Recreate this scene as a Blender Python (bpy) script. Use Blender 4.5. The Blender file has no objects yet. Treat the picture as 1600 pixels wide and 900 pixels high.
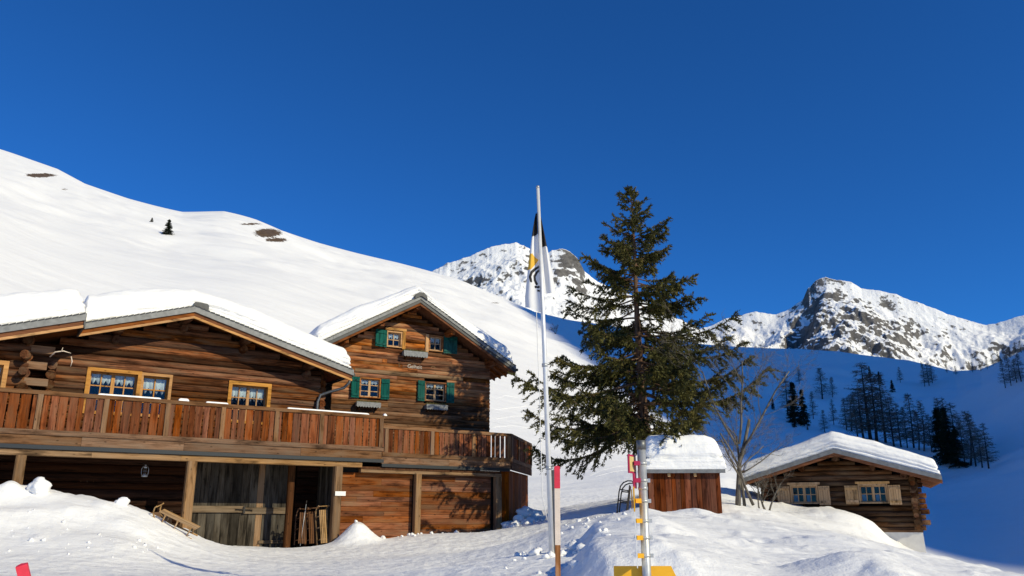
import bpy, bmesh, math, random
import numpy as np
from mathutils import Vector, Matrix, noise as mnoise

random.seed(7)
RNG = np.random.default_rng(11)
SC = bpy.context.scene
COL = SC.collection
R = math.radians

# ------------------------------------------------------------------ camera
F_PX = 1272.0
PITCH = math.atan(360.0 / F_PX)
CP, SP = math.cos(PITCH), math.sin(PITCH)
EYE = 1.6
cd = bpy.data.cameras.new('camera')
cam = bpy.data.objects.new('camera', cd)
COL.objects.link(cam)
cam.location = (0, 0, EYE)
cam.rotation_euler = (R(90) + PITCH, 0, 0)
cd.sensor_width = 36.0
cd.lens = 36.0 * F_PX / 1600.0
cd.clip_start = 0.1
cd.clip_end = 20000.0
SC.camera = cam

# ------------------------------------------------------------------ sky, sun, exposure
SUN_AZ, SUN_EL = 127.0, 29.5
world = bpy.data.worlds.new('World')
SC.world = world
world.use_nodes = True
nt = world.node_tree
nt.nodes.clear()
sky = nt.nodes.new('ShaderNodeTexSky')
sky.sky_type = 'NISHITA'
sky.sun_disc = False
sky.sun_elevation = R(SUN_EL)
sky.sun_rotation = R(SUN_AZ)
sky.altitude = 2600.0
sky.air_density = 1.0
sky.dust_density = 0.05
sky.ozone_density = 4.0
bg = nt.nodes.new('ShaderNodeBackground')
bg.inputs['Strength'].default_value = 0.135
wo = nt.nodes.new('ShaderNodeOutputWorld')
tint = nt.nodes.new('ShaderNodeMixRGB'); tint.blend_type = 'MULTIPLY'   # deep alpine blue, the same over the whole sky
tint.inputs[0].default_value = 1.0; tint.inputs[2].default_value = (.15, .56, 1.0, 1)
nt.links.new(sky.outputs[0], tint.inputs[1])
nt.links.new(tint.outputs[0], bg.inputs['Color'])
nt.links.new(bg.outputs[0], wo.inputs[0])

sl = bpy.data.lights.new('sun', 'SUN')
sl.energy = 4.15
sl.angle = R(0.53)
sl.color = (1.0, 0.905, 0.63)
so = bpy.data.objects.new('sun', sl)
COL.objects.link(so)
SUN_D = Vector((math.cos(R(SUN_EL)) * math.sin(R(SUN_AZ)), math.cos(R(SUN_EL)) * math.cos(R(SUN_AZ)), math.sin(R(SUN_EL))))
so.rotation_euler = SUN_D.to_track_quat('Z', 'Y').to_euler()
so.location = (30, -30, 40)

SC.view_settings.view_transform = 'Standard'
SC.view_settings.look = 'None'
SC.view_settings.exposure = 0.0
SC.view_settings.gamma = 1.0
SC.view_settings.use_curve_mapping = False
SC.render.engine = 'CYCLES'

# ------------------------------------------------------------------ geometry helpers
def link(o, parent=None):
    COL.objects.link(o)
    if parent is not None:
        o.parent = parent
    return o

def tag(o, label=None, category=None, group=None, kind=None):
    if label: o['label'] = label
    if category: o['category'] = category
    if group: o['group'] = group
    if kind: o['kind'] = kind
    return o

def mesh_np(name, verts, faces, smooth=False):
    me = bpy.data.meshes.new(name)
    me.from_pydata([tuple(v) for v in verts], [], [tuple(f) for f in faces])
    if smooth:
        me.polygons.foreach_set('use_smooth', [True] * len(me.polygons))
    me.update()
    return me

def mesh_quads(name, V, Q, smooth=True):
    """fast mesh from an (n,3) vertex array and an (m,4) quad array"""
    V = np.asarray(V, dtype=np.float32); Q = np.asarray(Q, dtype=np.int32)
    me = bpy.data.meshes.new(name)
    me.vertices.add(len(V)); me.vertices.foreach_set('co', V.ravel())
    k = Q.shape[1]
    me.loops.add(Q.size); me.loops.foreach_set('vertex_index', Q.ravel())
    me.polygons.add(len(Q))
    me.polygons.foreach_set('loop_start', np.arange(0, Q.size, k, dtype=np.int32))
    me.polygons.foreach_set('loop_total', np.full(len(Q), k, dtype=np.int32))
    me.polygons.foreach_set('use_smooth', np.full(len(Q), smooth, dtype=bool))
    me.update(calc_edges=True)
    return me

def obj(name, me, mat, parent=None, loc=(0, 0, 0), rot=(0, 0, 0)):
    o = bpy.data.objects.new(name, me)
    if mat is not None and len(me.materials) == 0:
        me.materials.append(mat)
    o.location = loc; o.rotation_euler = rot
    return link(o, parent)

def empty(name, loc=(0, 0, 0), rz=0.0):
    o = bpy.data.objects.new(name, None)
    o.location = loc; o.rotation_euler = (0, 0, rz)
    o.empty_display_size = 0.3
    return link(o)

class MB:
    """collects solids into one mesh"""
    def __init__(s): s.v = []; s.f = []; s.sm = []
    def add(s, verts, faces, smooth=False):
        b = len(s.v); s.v += [tuple(p) for p in verts]
        s.f += [tuple(b + i for i in f) for f in faces]; s.sm += [smooth] * len(faces)
        return s
    def box(s, x0, x1, y0, y1, z0, z1):
        v = [(x, y, z) for z in (z0, z1) for y in (y0, y1) for x in (x0, x1)]
        return s.add(v, [(0, 2, 3, 1), (4, 5, 7, 6), (0, 1, 5, 4), (2, 6, 7, 3), (0, 4, 6, 2), (1, 3, 7, 5)])
    def slab(s, x0, z0, x1, z1, h, y0, y1):
        """a board that runs from (x0,z0) to (x1,z1), hangs h below that line, from y0 to y1"""
        v = [(x0, y0, z0 - h), (x1, y0, z1 - h), (x1, y0, z1), (x0, y0, z0), (x0, y1, z0 - h), (x1, y1, z1 - h), (x1, y1, z1), (x0, y1, z0)]
        return s.add(v, [(0, 1, 2, 3), (5, 4, 7, 6), (3, 2, 6, 7), (0, 4, 5, 1), (0, 3, 7, 4), (1, 5, 6, 2)])
    def tube(s, pts, rad, n=6, caps=True):
        pts = [Vector(p) for p in pts]
        rads = rad if isinstance(rad, (list, tuple)) else [rad] * len(pts)
        rings = []
        up = Vector((0, 0, 1)); prev = None
        for i, p in enumerate(pts):
            d = (pts[min(i + 1, len(pts) - 1)] - pts[max(i - 1, 0)])
            if d.length < 1e-9: d = Vector((0, 0, 1))
            d.normalize()
            a = prev - d * prev.dot(d) if prev is not None else d.cross(up if abs(d.z) < .9 else Vector((1, 0, 0)))
            if a.length < 1e-6: a = d.orthogonal()
            a.normalize(); prev = a
            b = d.cross(a)
            rings.append([p + (a * math.cos(2 * math.pi * k / n) + b * math.sin(2 * math.pi * k / n)) * rads[i] for k in range(n)])
        v = [q for r in rings for q in r]
        f = []
        for i in range(len(pts) - 1):
            for k in range(n):
                f.append((i * n + k, i * n + (k + 1) % n, (i + 1) * n + (k + 1) % n, (i + 1) * n + k))
        s.add(v, f, True)
        if caps:
            b = len(s.v) - len(v)
            s.f.append(tuple(b + k for k in reversed(range(n)))); s.sm.append(False)
            e = b + (len(pts) - 1) * n
            s.f.append(tuple(e + k for k in range(n))); s.sm.append(False)
        return s
    def lathe(s, prof, n=12, c=(0, 0, 0)):
        v = [(c[0] + r * math.cos(2 * math.pi * k / n), c[1] + r * math.sin(2 * math.pi * k / n), c[2] + z) for r, z in prof for k in range(n)]
        f = [(i * n + k, i * n + (k + 1) % n, (i + 1) * n + (k + 1) % n, (i + 1) * n + k) for i in range(len(prof) - 1) for k in range(n)]
        return s.add(v, f, True)
    def prism(s, poly, y0, y1):
        """polygon in x,z extruded along y"""
        n = len(poly)
        v = [(x, y0, z) for x, z in poly] + [(x, y1, z) for x, z in poly]
        f = [tuple(range(n)), tuple(reversed(range(n, 2 * n)))] + [(i, i + n, (i + 1) % n + n, (i + 1) % n) for i in range(n)]
        return s.add(v, f)
    def mesh(s, name):
        me = bpy.data.meshes.new(name)
        me.from_pydata(s.v, [], s.f)
        me.polygons.foreach_set('use_smooth', s.sm)
        me.update()
        bm = bmesh.new(); bm.from_mesh(me)
        bmesh.ops.recalc_face_normals(bm, faces=bm.faces)
        bm.to_mesh(me); bm.free()
        return me
    def build(s, name, mat, parent=None, loc=(0, 0, 0), rot=(0, 0, 0)):
        return obj(name, s.mesh(name), mat, parent, loc, rot)

_pl = {}
def plank(name, mat, parent, x0, x1, y0, y1, z0, z1, bev=0.006, jit=0.0):
    """one board with eased edges; boards of the same size share a mesh; its origin is at its centre"""
    dx, dy, dz = x1 - x0, y1 - y0, z1 - z0
    key = (round(dx, 3), round(dy, 3), round(dz, 3), bev, mat.name)
    me = _pl.get(key)
    if me is None:
        b = min(bev, dx * .3, dy * .3, dz * .3)
        bm = bmesh.new()
        bmesh.ops.create_cube(bm, size=1.0)
        for v in bm.verts: v.co = Vector((v.co.x * dx, v.co.y * dy, v.co.z * dz))
        if bev > 0:
            ax = max((dx, 0), (dy, 1), (dz, 2))[1]
            ed = [e for e in bm.edges if abs((e.verts[0].co - e.verts[1].co)[ax]) > 1e-6]
            bmesh.ops.bevel(bm, geom=ed, offset=b, segments=1, affect='EDGES')
        me = bpy.data.meshes.new(name); bm.to_mesh(me); bm.free()
        _pl[key] = me
    o = obj(name, me, mat, parent, ((x0 + x1) / 2, (y0 + y1) / 2, (z0 + z1) / 2))
    if jit: o.rotation_euler = (random.uniform(-jit, jit), random.uniform(-jit, jit), random.uniform(-jit, jit) * .5)
    return o

def copy_tree(o, parent=None, top=True):
    c = o.copy()
    COL.objects.link(c)
    c.parent = parent
    for ch in list(o.children): copy_tree(ch, c, False)
    return c

# ------------------------------------------------------------------ vector noise
_perm = np.concatenate([RNG.permutation(512)] * 2)
_grad = np.stack([np.cos(np.linspace(0, 2 * np.pi, 512, endpoint=False)), np.sin(np.linspace(0, 2 * np.pi, 512, endpoint=False))], 1)
def perlin(x, y):
    x = np.asarray(x, float); y = np.asarray(y, float)
    xi = np.floor(x).astype(int); yi = np.floor(y).astype(int)
    xf, yf = x - xi, y - yi
    u = xf * xf * xf * (xf * (xf * 6 - 15) + 10); v = yf * yf * yf * (yf * (yf * 6 - 15) + 10)
    def g(ix, iy, dx, dy):
        h = _perm[(_perm[ix & 511] + iy) & 511]
        return _grad[h, 0] * dx + _grad[h, 1] * dy
    a = g(xi, yi, xf, yf); b = g(xi + 1, yi, xf - 1, yf); c = g(xi, yi + 1, xf, yf - 1); d = g(xi + 1, yi + 1, xf - 1, yf - 1)
    return (a + u * (b - a)) * (1 - v) + (c + u * (d - c)) * v * 1.0
def fbm(x, y, o=4, lac=2.03, gain=.5):
    s = 0; a = 1.0; n = 0
    for i in range(o):
        s = s + a * perlin(x + 17.3 * i, y - 9.1 * i); n += a; a *= gain; x = x * lac; y = y * lac
    return s / n * 1.6
def ridged(x, y, o=4, lac=2.1, gain=.55):
    s = 0; a = 1.0; n = 0
    for i in range(o):
        s = s + a * (1 - np.abs(perlin(x + 31.7 * i, y + 5.3 * i)) * 2.0); n += a; a *= gain; x = x * lac; y = y * lac
    return s / n
def sstep(a, b, x):
    t = np.clip((np.asarray(x, float) - a) / (b - a), 0, 1)
    return t * t * (3 - 2 * t)

def ray_dir(px, py):
    v = 450 - py
    return np.array([px - 800.0, F_PX * CP - v * SP, F_PX * SP + v * CP])
def at(px, py, Y):
    d = ray_dir(px, py)
    return np.array([0, 0, EYE]) + d * (Y / d[1])

# ------------------------------------------------------------------ materials
def nodes(name):
    m = bpy.data.materials.new(name); m.use_nodes = True
    t = m.node_tree; t.nodes.clear()
    out = t.nodes.new('ShaderNodeOutputMaterial')
    p = t.nodes.new('ShaderNodeBsdfPrincipled')
    t.links.new(p.outputs[0], out.inputs[0])
    return m, t, p
def N(t, kind, **kw):
    n = t.nodes.new('ShaderNode' + kind)
    for k, v in kw.items():
        if k in n.inputs: n.inputs[k].default_value = v
        else: setattr(n, k, v)
    return n
def ramp(t, src, stops):
    r = N(t, 'ValToRGB'); e = r.color_ramp.elements
    while len(e) < len(stops): e.new(0.5)
    for el, (pos, c) in zip(e, stops):
        el.position = pos; el.color = (c[0], c[1], c[2], 1) if not isinstance(c, (int, float)) else (c, c, c, 1)
    t.links.new(src, r.inputs[0])
    return r
def mix(t, fac, a, b, kind='MIX'):
    m = N(t, 'MixRGB', blend_type=kind)
    for s, i in ((fac, 0), (a, 1), (b, 2)):
        if isinstance(s, (int, float)): m.inputs[i].default_value = s
        elif isinstance(s, tuple): m.inputs[i].default_value = (s[0], s[1], s[2], 1)
        else: t.links.new(s, m.inputs[i])
    return m.outputs[0]
def bump(t, p, src, strength, dist):
    b = N(t, 'Bump', Strength=strength, Distance=dist)
    t.links.new(src, b.inputs['Height'])
    prev = p.inputs['Normal'].links
    if prev: t.links.new(prev[0].from_socket, b.inputs['Normal'])
    t.links.new(b.outputs[0], p.inputs['Normal'])

def plain(name, col, rough=.6, metal=0.0, noise=0.0, nscale=8.0, spec=.5):
    m, t, p = nodes(name)
    p.inputs['Roughness'].default_value = rough; p.inputs['Metallic'].default_value = metal
    p.inputs['Specular IOR Level'].default_value = spec
    if noise:
        tc = N(t, 'TexCoord'); n = N(t, 'TexNoise', Scale=nscale, Detail=5.0)
        t.links.new(tc.outputs['Object'], n.inputs['Vector'])
        r = ramp(t, n.outputs[0], [(.3, tuple(c * (1 - noise) for c in col)), (.7, tuple(min(1, c * (1 + noise)) for c in col))])
        t.links.new(r.outputs[0], p.inputs['Base Color'])
    else:
        p.inputs['Base Color'].default_value = (*col, 1)
    return m

def wood(name, dark, light, axis=0, grey=None, gamt=.35, vary=.5, rough=.75, grain=26.0, bmp=.5, tone_k=1.0, tone_s=.80):
    """board or log: grain along one local axis, tone of its own for every object"""
    m, t, p = nodes(name)
    def tone(c): return (c[0] * tone_k, c[1] * tone_k * tone_s, c[2] * tone_k * tone_s ** 2) if c else None
    dark, light, grey = tone(dark), tone(light), tone(grey)
    tc = N(t, 'TexCoord'); oi = N(t, 'ObjectInfo')
    off = N(t, 'VectorMath', operation='SCALE'); off.inputs[0].default_value = (37.0, 53.0, 71.0)
    t.links.new(oi.outputs['Random'], off.inputs['Scale'])
    ad = N(t, 'VectorMath', operation='ADD')
    t.links.new(tc.outputs['Object'], ad.inputs[0]); t.links.new(off.outputs[0], ad.inputs[1])
    mp = N(t, 'Mapping'); sc = [grain] * 3; sc[axis] = grain * .045
    mp.inputs['Scale'].default_value = sc
    t.links.new(ad.outputs[0], mp.inputs[0])
    n1 = N(t, 'TexNoise', Scale=1.0, Detail=6.0, Roughness=.65, Distortion=.4)
    t.links.new(mp.outputs[0], n1.inputs['Vector'])
    mid = tuple((a + b) / 2 for a, b in zip(dark, light))
    r1 = ramp(t, n1.outputs[0], [(.33, dark), (.5, mid), (.66, light)])
    mp2 = N(t, 'Mapping'); s2 = [5.0] * 3; s2[axis] = 1.1; mp2.inputs['Scale'].default_value = s2
    t.links.new(ad.outputs[0], mp2.inputs[0])
    n2 = N(t, 'TexNoise', Scale=1.0, Detail=4.0, Roughness=.6)
    t.links.new(mp2.outputs[0], n2.inputs['Vector'])
    c = r1.outputs[0]
    if grey:
        f = ramp(t, n2.outputs[0], [(.45, 0.0), (.7, gamt * 2)])
        c = mix(t, f.outputs[0], c, grey)
    # darker weather streaks and knots
    f2 = ramp(t, n2.outputs[0], [(.30, .28), (.46, 1.0)])
    c = mix(t, 1.0, c, f2.outputs[0], 'MULTIPLY')
    vo = N(t, 'TexVoronoi', Scale=1.0); mp3 = N(t, 'Mapping'); s3 = [7.0] * 3; s3[axis] = 3.2; mp3.inputs['Scale'].default_value = s3
    t.links.new(ad.outputs[0], mp3.inputs[0]); t.links.new(mp3.outputs[0], vo.inputs['Vector'])
    k = ramp(t, vo.outputs['Distance'], [(.06, .35), (.16, 1.0)])
    c = mix(t, 1.0, c, k.outputs[0], 'MULTIPLY')
    hs = N(t, 'HueSaturation')
    mr = N(t, 'MapRange'); mr.inputs['To Min'].default_value = 1 - vary; mr.inputs['To Max'].default_value = 1 + vary
    t.links.new(oi.outputs['Random'], mr.inputs['Value']); t.links.new(mr.outputs[0], hs.inputs['Value'])
    wn = N(t, 'TexWhiteNoise', noise_dimensions='1D'); t.links.new(oi.outputs['Random'], wn.inputs['W'])
    mr2 = N(t, 'MapRange'); mr2.inputs['To Min'].default_value = .86; mr2.inputs['To Max'].default_value = 1.1
    t.links.new(wn.outputs[0], mr2.inputs['Value']); t.links.new(mr2.outputs[0], hs.inputs['Saturation'])
    t.links.new(c, hs.inputs['Color'])
    t.links.new(hs.outputs[0], p.inputs['Base Color'])
    p.inputs['Roughness'].default_value = rough
    p.inputs['Specular IOR Level'].default_value = .06
    bump(t, p, n1.outputs[0], bmp, .012)
    return m

M = {}
M['slat'] = wood('slat_wood', (.085, .026, .010), (.27, .092, .035), 2, (.15, .095, .06), .3, .4, tone_k=.92, tone_s=.86)
M['rail'] = wood('rail_wood', (.12, .066, .036), (.30, .175, .10), 0, (.24, .18, .13), .4, .25, tone_k=.82, tone_s=.88)
M['railv'] = wood('rail_post_wood', (.13, .075, .04), (.31, .19, .11), 2, (.25, .19, .14), .4, .25, tone_k=.82, tone_s=.88)
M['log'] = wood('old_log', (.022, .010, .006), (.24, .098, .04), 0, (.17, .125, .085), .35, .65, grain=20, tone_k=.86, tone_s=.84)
M['logy'] = wood('old_log_side', (.035, .014, .008), (.20, .075, .028), 1, (.17, .12, .08), .3, .5, grain=20)
M['logend'] = wood('log_end', (.028, .014, .009), (.12, .052, .024), 1, (.14, .11, .075), .35, .5, grain=30)
M['hewn'] = wood('hewn_board', (.032, .013, .007), (.42, .165, .06), 0, (.33, .22, .12), .4, .66, grain=24, tone_k=.92, tone_s=.84)
M['hewngrey'] = wood('smoke_grey_hewn_board', (.030, .016, .010), (.20, .115, .065), 0, (.17, .13, .095), .4, .5, grain=24)
M['hewnpale'] = wood('pale_hewn_board', (.16, .10, .055), (.36, .25, .15), 0, (.33, .27, .2), .4, .15, tone_k=.82, tone_s=.88)
M['hewny'] = wood('hewn_board_side', (.05, .018, .008), (.28, .10, .032), 1, (.22, .14, .08), .35, .5, grain=24)
M['garage'] = wood('garage_board', (.12, .040, .015), (.34, .125, .045), 0, (.22, .14, .08), .35, .34, grain=22, tone_k=.82, tone_s=.88)
M['garagev'] = wood('corner_board', (.10, .034, .013), (.28, .10, .036), 2, None, 0, .3)
M['beam'] = wood('beam_wood', (.18, .11, .055), (.42, .28, .15), 0, (.33, .25, .17), .3, .18, tone_k=.82, tone_s=.88)
M['post'] = wood('post_wood', (.17, .105, .055), (.40, .26, .14), 2, (.30, .23, .16), .35, .2, tone_k=.82, tone_s=.88)
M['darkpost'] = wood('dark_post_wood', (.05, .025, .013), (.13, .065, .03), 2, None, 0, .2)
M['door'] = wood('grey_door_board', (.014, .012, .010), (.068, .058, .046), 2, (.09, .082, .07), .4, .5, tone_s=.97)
M['underlog'] = wood('shade_dark_log', (.010, .006, .005), (.045, .022, .013), 0, None, 0, .5, grain=20)  # darker copy of the old log; deep shade under the balcony put into its colour
M['doorx'] = wood('grey_rail_board', (.09, .075, .058), (.24, .20, .155), 0, (.25, .22, .18), .4, .2, tone_k=.82, tone_s=.88)
M['pine'] = wood('new_pine', (.40, .20, .065), (.60, .34, .125), 0, None, 0, .1, rough=.6, grain=16, bmp=.2, tone_k=.95, tone_s=.93)
M['pinev'] = wood('new_pine_upright', (.40, .20, .065), (.60, .34, .125), 2, None, 0, .1, rough=.6, grain=16, bmp=.2, tone_k=.95, tone_s=.93)
M['palepine'] = wood('pale_pine', (.40, .26, .13), (.60, .42, .24), 2, None, 0, .12, rough=.65, grain=18, bmp=.25, tone_k=.95, tone_s=.93)
M['soffit'] = wood('soffit_wood', (.11, .046, .017), (.25, .105, .04), 0, None, 0, .2)
M['shed'] = wood('shed_board', (.07, .021, .010), (.20, .06, .026), 2, (.17, .08, .045), .3, .45, tone_s=.9)
M['cabinlog'] = wood('cabin_log', (.024, .013, .008), (.135, .068, .031), 0, (.14, .11, .08), .35, .45, grain=22, tone_k=.82, tone_s=.9)
M['cabinlogy'] = wood('cabin_log_side', (.035, .019, .011), (.17, .088, .042), 1, (.14, .11, .08), .35, .45, grain=22, tone_k=.82, tone_s=.9)
M['sled'] = wood('sled_wood', (.32, .21, .10), (.58, .41, .22), 0, (.45, .36, .26), .3, .15, grain=30, tone_k=.82, tone_s=.88)
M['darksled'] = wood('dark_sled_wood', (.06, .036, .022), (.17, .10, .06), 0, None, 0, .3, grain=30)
M['interior'] = plain('dark_interior', (.006, .005, .004), .9)
M['fascia'] = plain('grey_roof_edge', (.17, .175, .18), .5, 0.0, .25, 6)
M['fasciadark'] = plain('dark_roof_edge', (.045, .047, .05), .55, 0.0, .3, 9)
M['gutter'] = plain('black_gutter', (.022, .026, .03), .4, .3)
M['green'] = wood('green_paint', (.006, .062, .053), (.016, .125, .103), 2, None, 0, .12, rough=.5, grain=12, bmp=.15, tone_k=.9, tone_s=1.0)
M['greybox'] = plain('grey_planter', (.20, .205, .21), .7, 0, .25, 20)
M['dryplant'] = plain('dry_plant', (.12, .10, .03), .9, 0, .5, 30)
M['curtain'] = plain('lace_curtain', (.74, .78, .78), .9, 0, .06, 60)
M['white'] = plain('white_paint', (.78, .77, .74), .6, 0, .05, 12)
M['plaster'] = plain('white_plaster', (.62, .60, .56), .9, 0, .08, 5)
M['steel'] = plain('galvanised_steel', (.46, .47, .48), .42, .45, .2, 14)
M['alu'] = plain('bright_aluminium', (.74, .74, .74), .35, .25, .06, 10)
M['darksteel'] = plain('dull_steel', (.16, .165, .17), .5, .7, .2, 14)
M['yellow'] = plain('sign_yellow', (.78, .40, .008), .45, 0, .06, 12)
M['crimson'] = plain('crimson_paint', (.42, .015, .07), .45, 0, .08, 12)
M['red'] = plain('marker_red', (.68, .03, .06), .5, 0, .12, 20)
M['markerwhite'] = plain('marker_bare_wood', (.72, .60, .50), .7, 0, .08, 18)
M['black'] = plain('black_cloth', (.014, .012, .014), .8)
M['iron'] = plain('dark_iron', (.03, .026, .024), .5, .6, .2, 20)

def glass_mat():
    m, t, p = nodes('window_glass')
    out = [n for n in t.nodes if n.type == 'OUTPUT_MATERIAL'][0]
    t.nodes.remove(p)
    tr = N(t, 'BsdfTransparent'); tr.inputs[0].default_value = (.86, .9, .93, 1)
    gl = N(t, 'BsdfGlossy'); gl.inputs['Roughness'].default_value = .03
    fr = N(t, 'Fresnel', IOR=1.4)
    mx = N(t, 'MixShader')
    t.links.new(fr.outputs[0], mx.inputs[0]); t.links.new(tr.outputs[0], mx.inputs[1]); t.links.new(gl.outputs[0], mx.inputs[2])
    t.links.new(mx.outputs[0], out.inputs[0])
    return m
M['glass'] = glass_mat()

def snow_mat(name, s1, d1, s2, d2, bare=False, tint=(.93, .925, .915)):
    m, t, p = nodes(name)
    geo = N(t, 'NewGeometry')
    n1 = N(t, 'TexNoise', Scale=s1, Detail=6.0, Roughness=.6); t.links.new(geo.outputs['Position'], n1.inputs['Vector'])
    n2 = N(t, 'TexNoise', Scale=s2, Detail=5.0, Roughness=.7); t.links.new(geo.outputs['Position'], n2.inputs['Vector'])
    c = ramp(t, n1.outputs[0], [(.3, tuple(x * .97 for x in tint)), (.7, tint)]).outputs[0]
    p.inputs['Roughness'].default_value = .55
    p.inputs['Specular IOR Level'].default_value = .2
    bump(t, p, n1.outputs[0], .6, d1)
    bump(t, p, n2.outputs[0], .6, d2)
    if bare:
        # wind crust on the open slope; boot prints and crumbs on the trodden yard
        mpw = N(t, 'Mapping'); mpw.inputs['Scale'].default_value = (.05, .17, .08); mpw.inputs['Rotation'].default_value = (0, 0, .6); t.links.new(geo.outputs['Position'], mpw.inputs[0])
        nw_ = N(t, 'TexNoise', Scale=1.0, Detail=7.0, Roughness=.55); t.links.new(mpw.outputs[0], nw_.inputs['Vector'])
        bump(t, p, nw_.outputs[0], .5, 1.2)
        tr_ = N(t, 'Attribute', attribute_name='trod')
        vo = N(t, 'TexVoronoi', Scale=3.3); t.links.new(geo.outputs['Position'], vo.inputs['Vector'])
        nf = N(t, 'TexNoise', Scale=34.0, Detail=3.0, Roughness=.6); t.links.new(geo.outputs['Position'], nf.inputs['Vector'])
        sm = N(t, 'Math', operation='MULTIPLY_ADD'); t.links.new(nf.outputs[0], sm.inputs[0]); sm.inputs[1].default_value = .35; t.links.new(vo.outputs['Distance'], sm.inputs[2])
        ml = N(t, 'Math', operation='MULTIPLY'); t.links.new(sm.outputs[0], ml.inputs[0]); t.links.new(tr_.outputs['Fac'], ml.inputs[1])
        bump(t, p, ml.outputs[0], .7, .042)
        at_ = N(t, 'Attribute', attribute_name='bare')
        n3 = N(t, 'TexNoise', Scale=.4, Detail=9.0, Roughness=.74); t.links.new(geo.outputs['Position'], n3.inputs['Vector'])
        su = N(t, 'Math', operation='ADD'); t.links.new(at_.outputs['Fac'], su.inputs[0]); t.links.new(n3.outputs[0], su.inputs[1])
        f = ramp(t, su.outputs[0], [(.98, 0.0), (1.03, 1.0)])
        g = ramp(t, n1.outputs[0], [(.35, (.07, .045, .02)), (.65, (.16, .105, .05))])
        c = mix(t, f.outputs[0], c, g.outputs[0])
    t.links.new(c, p.inputs['Base Color'])
    return m
M['ground'] = snow_mat('snow_ground', .9, .10, 14.0, .026, True)
M['roofsnow'] = snow_mat('roof_snow', 2.2, .07, 22.0, .016)
def strata(m):
    t = m.node_tree; p = [n for n in t.nodes if n.type == 'BSDF_PRINCIPLED'][0]
    tc = N(t, 'TexCoord'); mp = N(t, 'Mapping'); mp.inputs['Scale'].default_value = (.9, .9, 13.0); t.links.new(tc.outputs['Object'], mp.inputs[0])
    n = N(t, 'TexNoise', Scale=1.0, Detail=4.0, Roughness=.55); t.links.new(mp.outputs[0], n.inputs['Vector'])
    bump(t, p, n.outputs[0], .55, .06)
strata(M['roofsnow'])

def rock_mat():
    m, t, p = nodes('mountain_rock_and_snow')
    geo = N(t, 'NewGeometry'); at_ = N(t, 'Attribute', attribute_name='rock')
    mp = N(t, 'Mapping'); mp.inputs['Scale'].default_value = (.011, .011, .007)
    t.links.new(geo.outputs['Position'], mp.inputs[0])
    n1 = N(t, 'TexNoise', Scale=1.0, Detail=9.0, Roughness=.72); t.links.new(mp.outputs[0], n1.inputs['Vector'])
    n2 = N(t, 'TexNoise', Scale=.055, Detail=8.0, Roughness=.7); t.links.new(geo.outputs['Position'], n2.inputs['Vector'])
    a1 = N(t, 'Math', operation='MULTIPLY_ADD'); t.links.new(n1.outputs[0], a1.inputs[0]); a1.inputs[1].default_value = 1.3; t.links.new(at_.outputs['Fac'], a1.inputs[2])
    a2 = N(t, 'Math', operation='MULTIPLY_ADD'); t.links.new(n2.outputs[0], a2.inputs[0]); a2.inputs[1].default_value = 1.15; t.links.new(a1.outputs[0], a2.inputs[2])
    hv = N(t, 'Math', operation='MULTIPLY'); hv.inputs[1].default_value = .388; t.links.new(a2.outputs[0], hv.inputs[0])
    f = ramp(t, hv.outputs[0], [(.645, 0.0), (.68, 1.0)])
    rk = ramp(t, n2.outputs[0], [(.3, (.05, .048, .046)), (.55, (.15, .14, .13)), (.75, (.26, .245, .22))])
    c = mix(t, f.outputs[0], (.92, .915, .905), rk.outputs[0])
    t.links.new(c, p.inputs['Base Color'])
    p.inputs['Roughness'].default_value = .8; p.inputs['Specular IOR Level'].default_value = .1
    bump(t, p, n2.outputs[0], .7, 6.0)
    return m
M['rock'] = rock_mat()

# ------------------------------------------------------------------ terrain: one polar height field round the viewpoint
CREST = [(-400, 120, 560), (-150, 195, 520), (0, 233, 500), (50, 250, 500), (90, 264, 500), (133, 287, 500), (200, 310, 500), (285, 331, 500), (350, 330, 490), (400, 343, 490),
         (440, 360, 500), (500, 380, 510), (560, 396, 520), (620, 410, 530), (680, 426, 540), (740, 446, 560), (790, 467, 570), (835, 487, 580),
         (890, 500, 600), (950, 508, 620), (1020, 524, 640), (1100, 538, 650), (1180, 543, 660), (1250, 545, 660), (1310, 549, 650), (1380, 558, 640),
         (1420, 563, 620), (1450, 570, 600), (1490, 580, 560), (1530, 578, 520), (1570, 562, 500), (1600, 547, 480), (1700, 505, 470), (1900, 450, 460)]
def _azrz(x, y, r):
    d = ray_dir(x, y); h = math.hypot(d[0], d[1])
    return math.degrees(math.atan2(d[0], d[1])), r, EYE + d[2] / h * r
_c = np.array([_azrz(*c) for c in CREST])
_z60 = np.array([(-45, 12), (-31, 9), (-17, 8), (-6, 5.5), (2, 4.9), (9, 4.8), (15, 4.6), (20, 2.0), (26, -1.5), (32, -3.0), (45, 4)], float)
_gex = np.array([(-45, 1.02), (-5, 1.02), (3, 1.05), (9, 1.2), (15, 1.45), (21, 1.75), (28, 2.05), (33, 1.7), (45, 1.2)], float)

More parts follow.
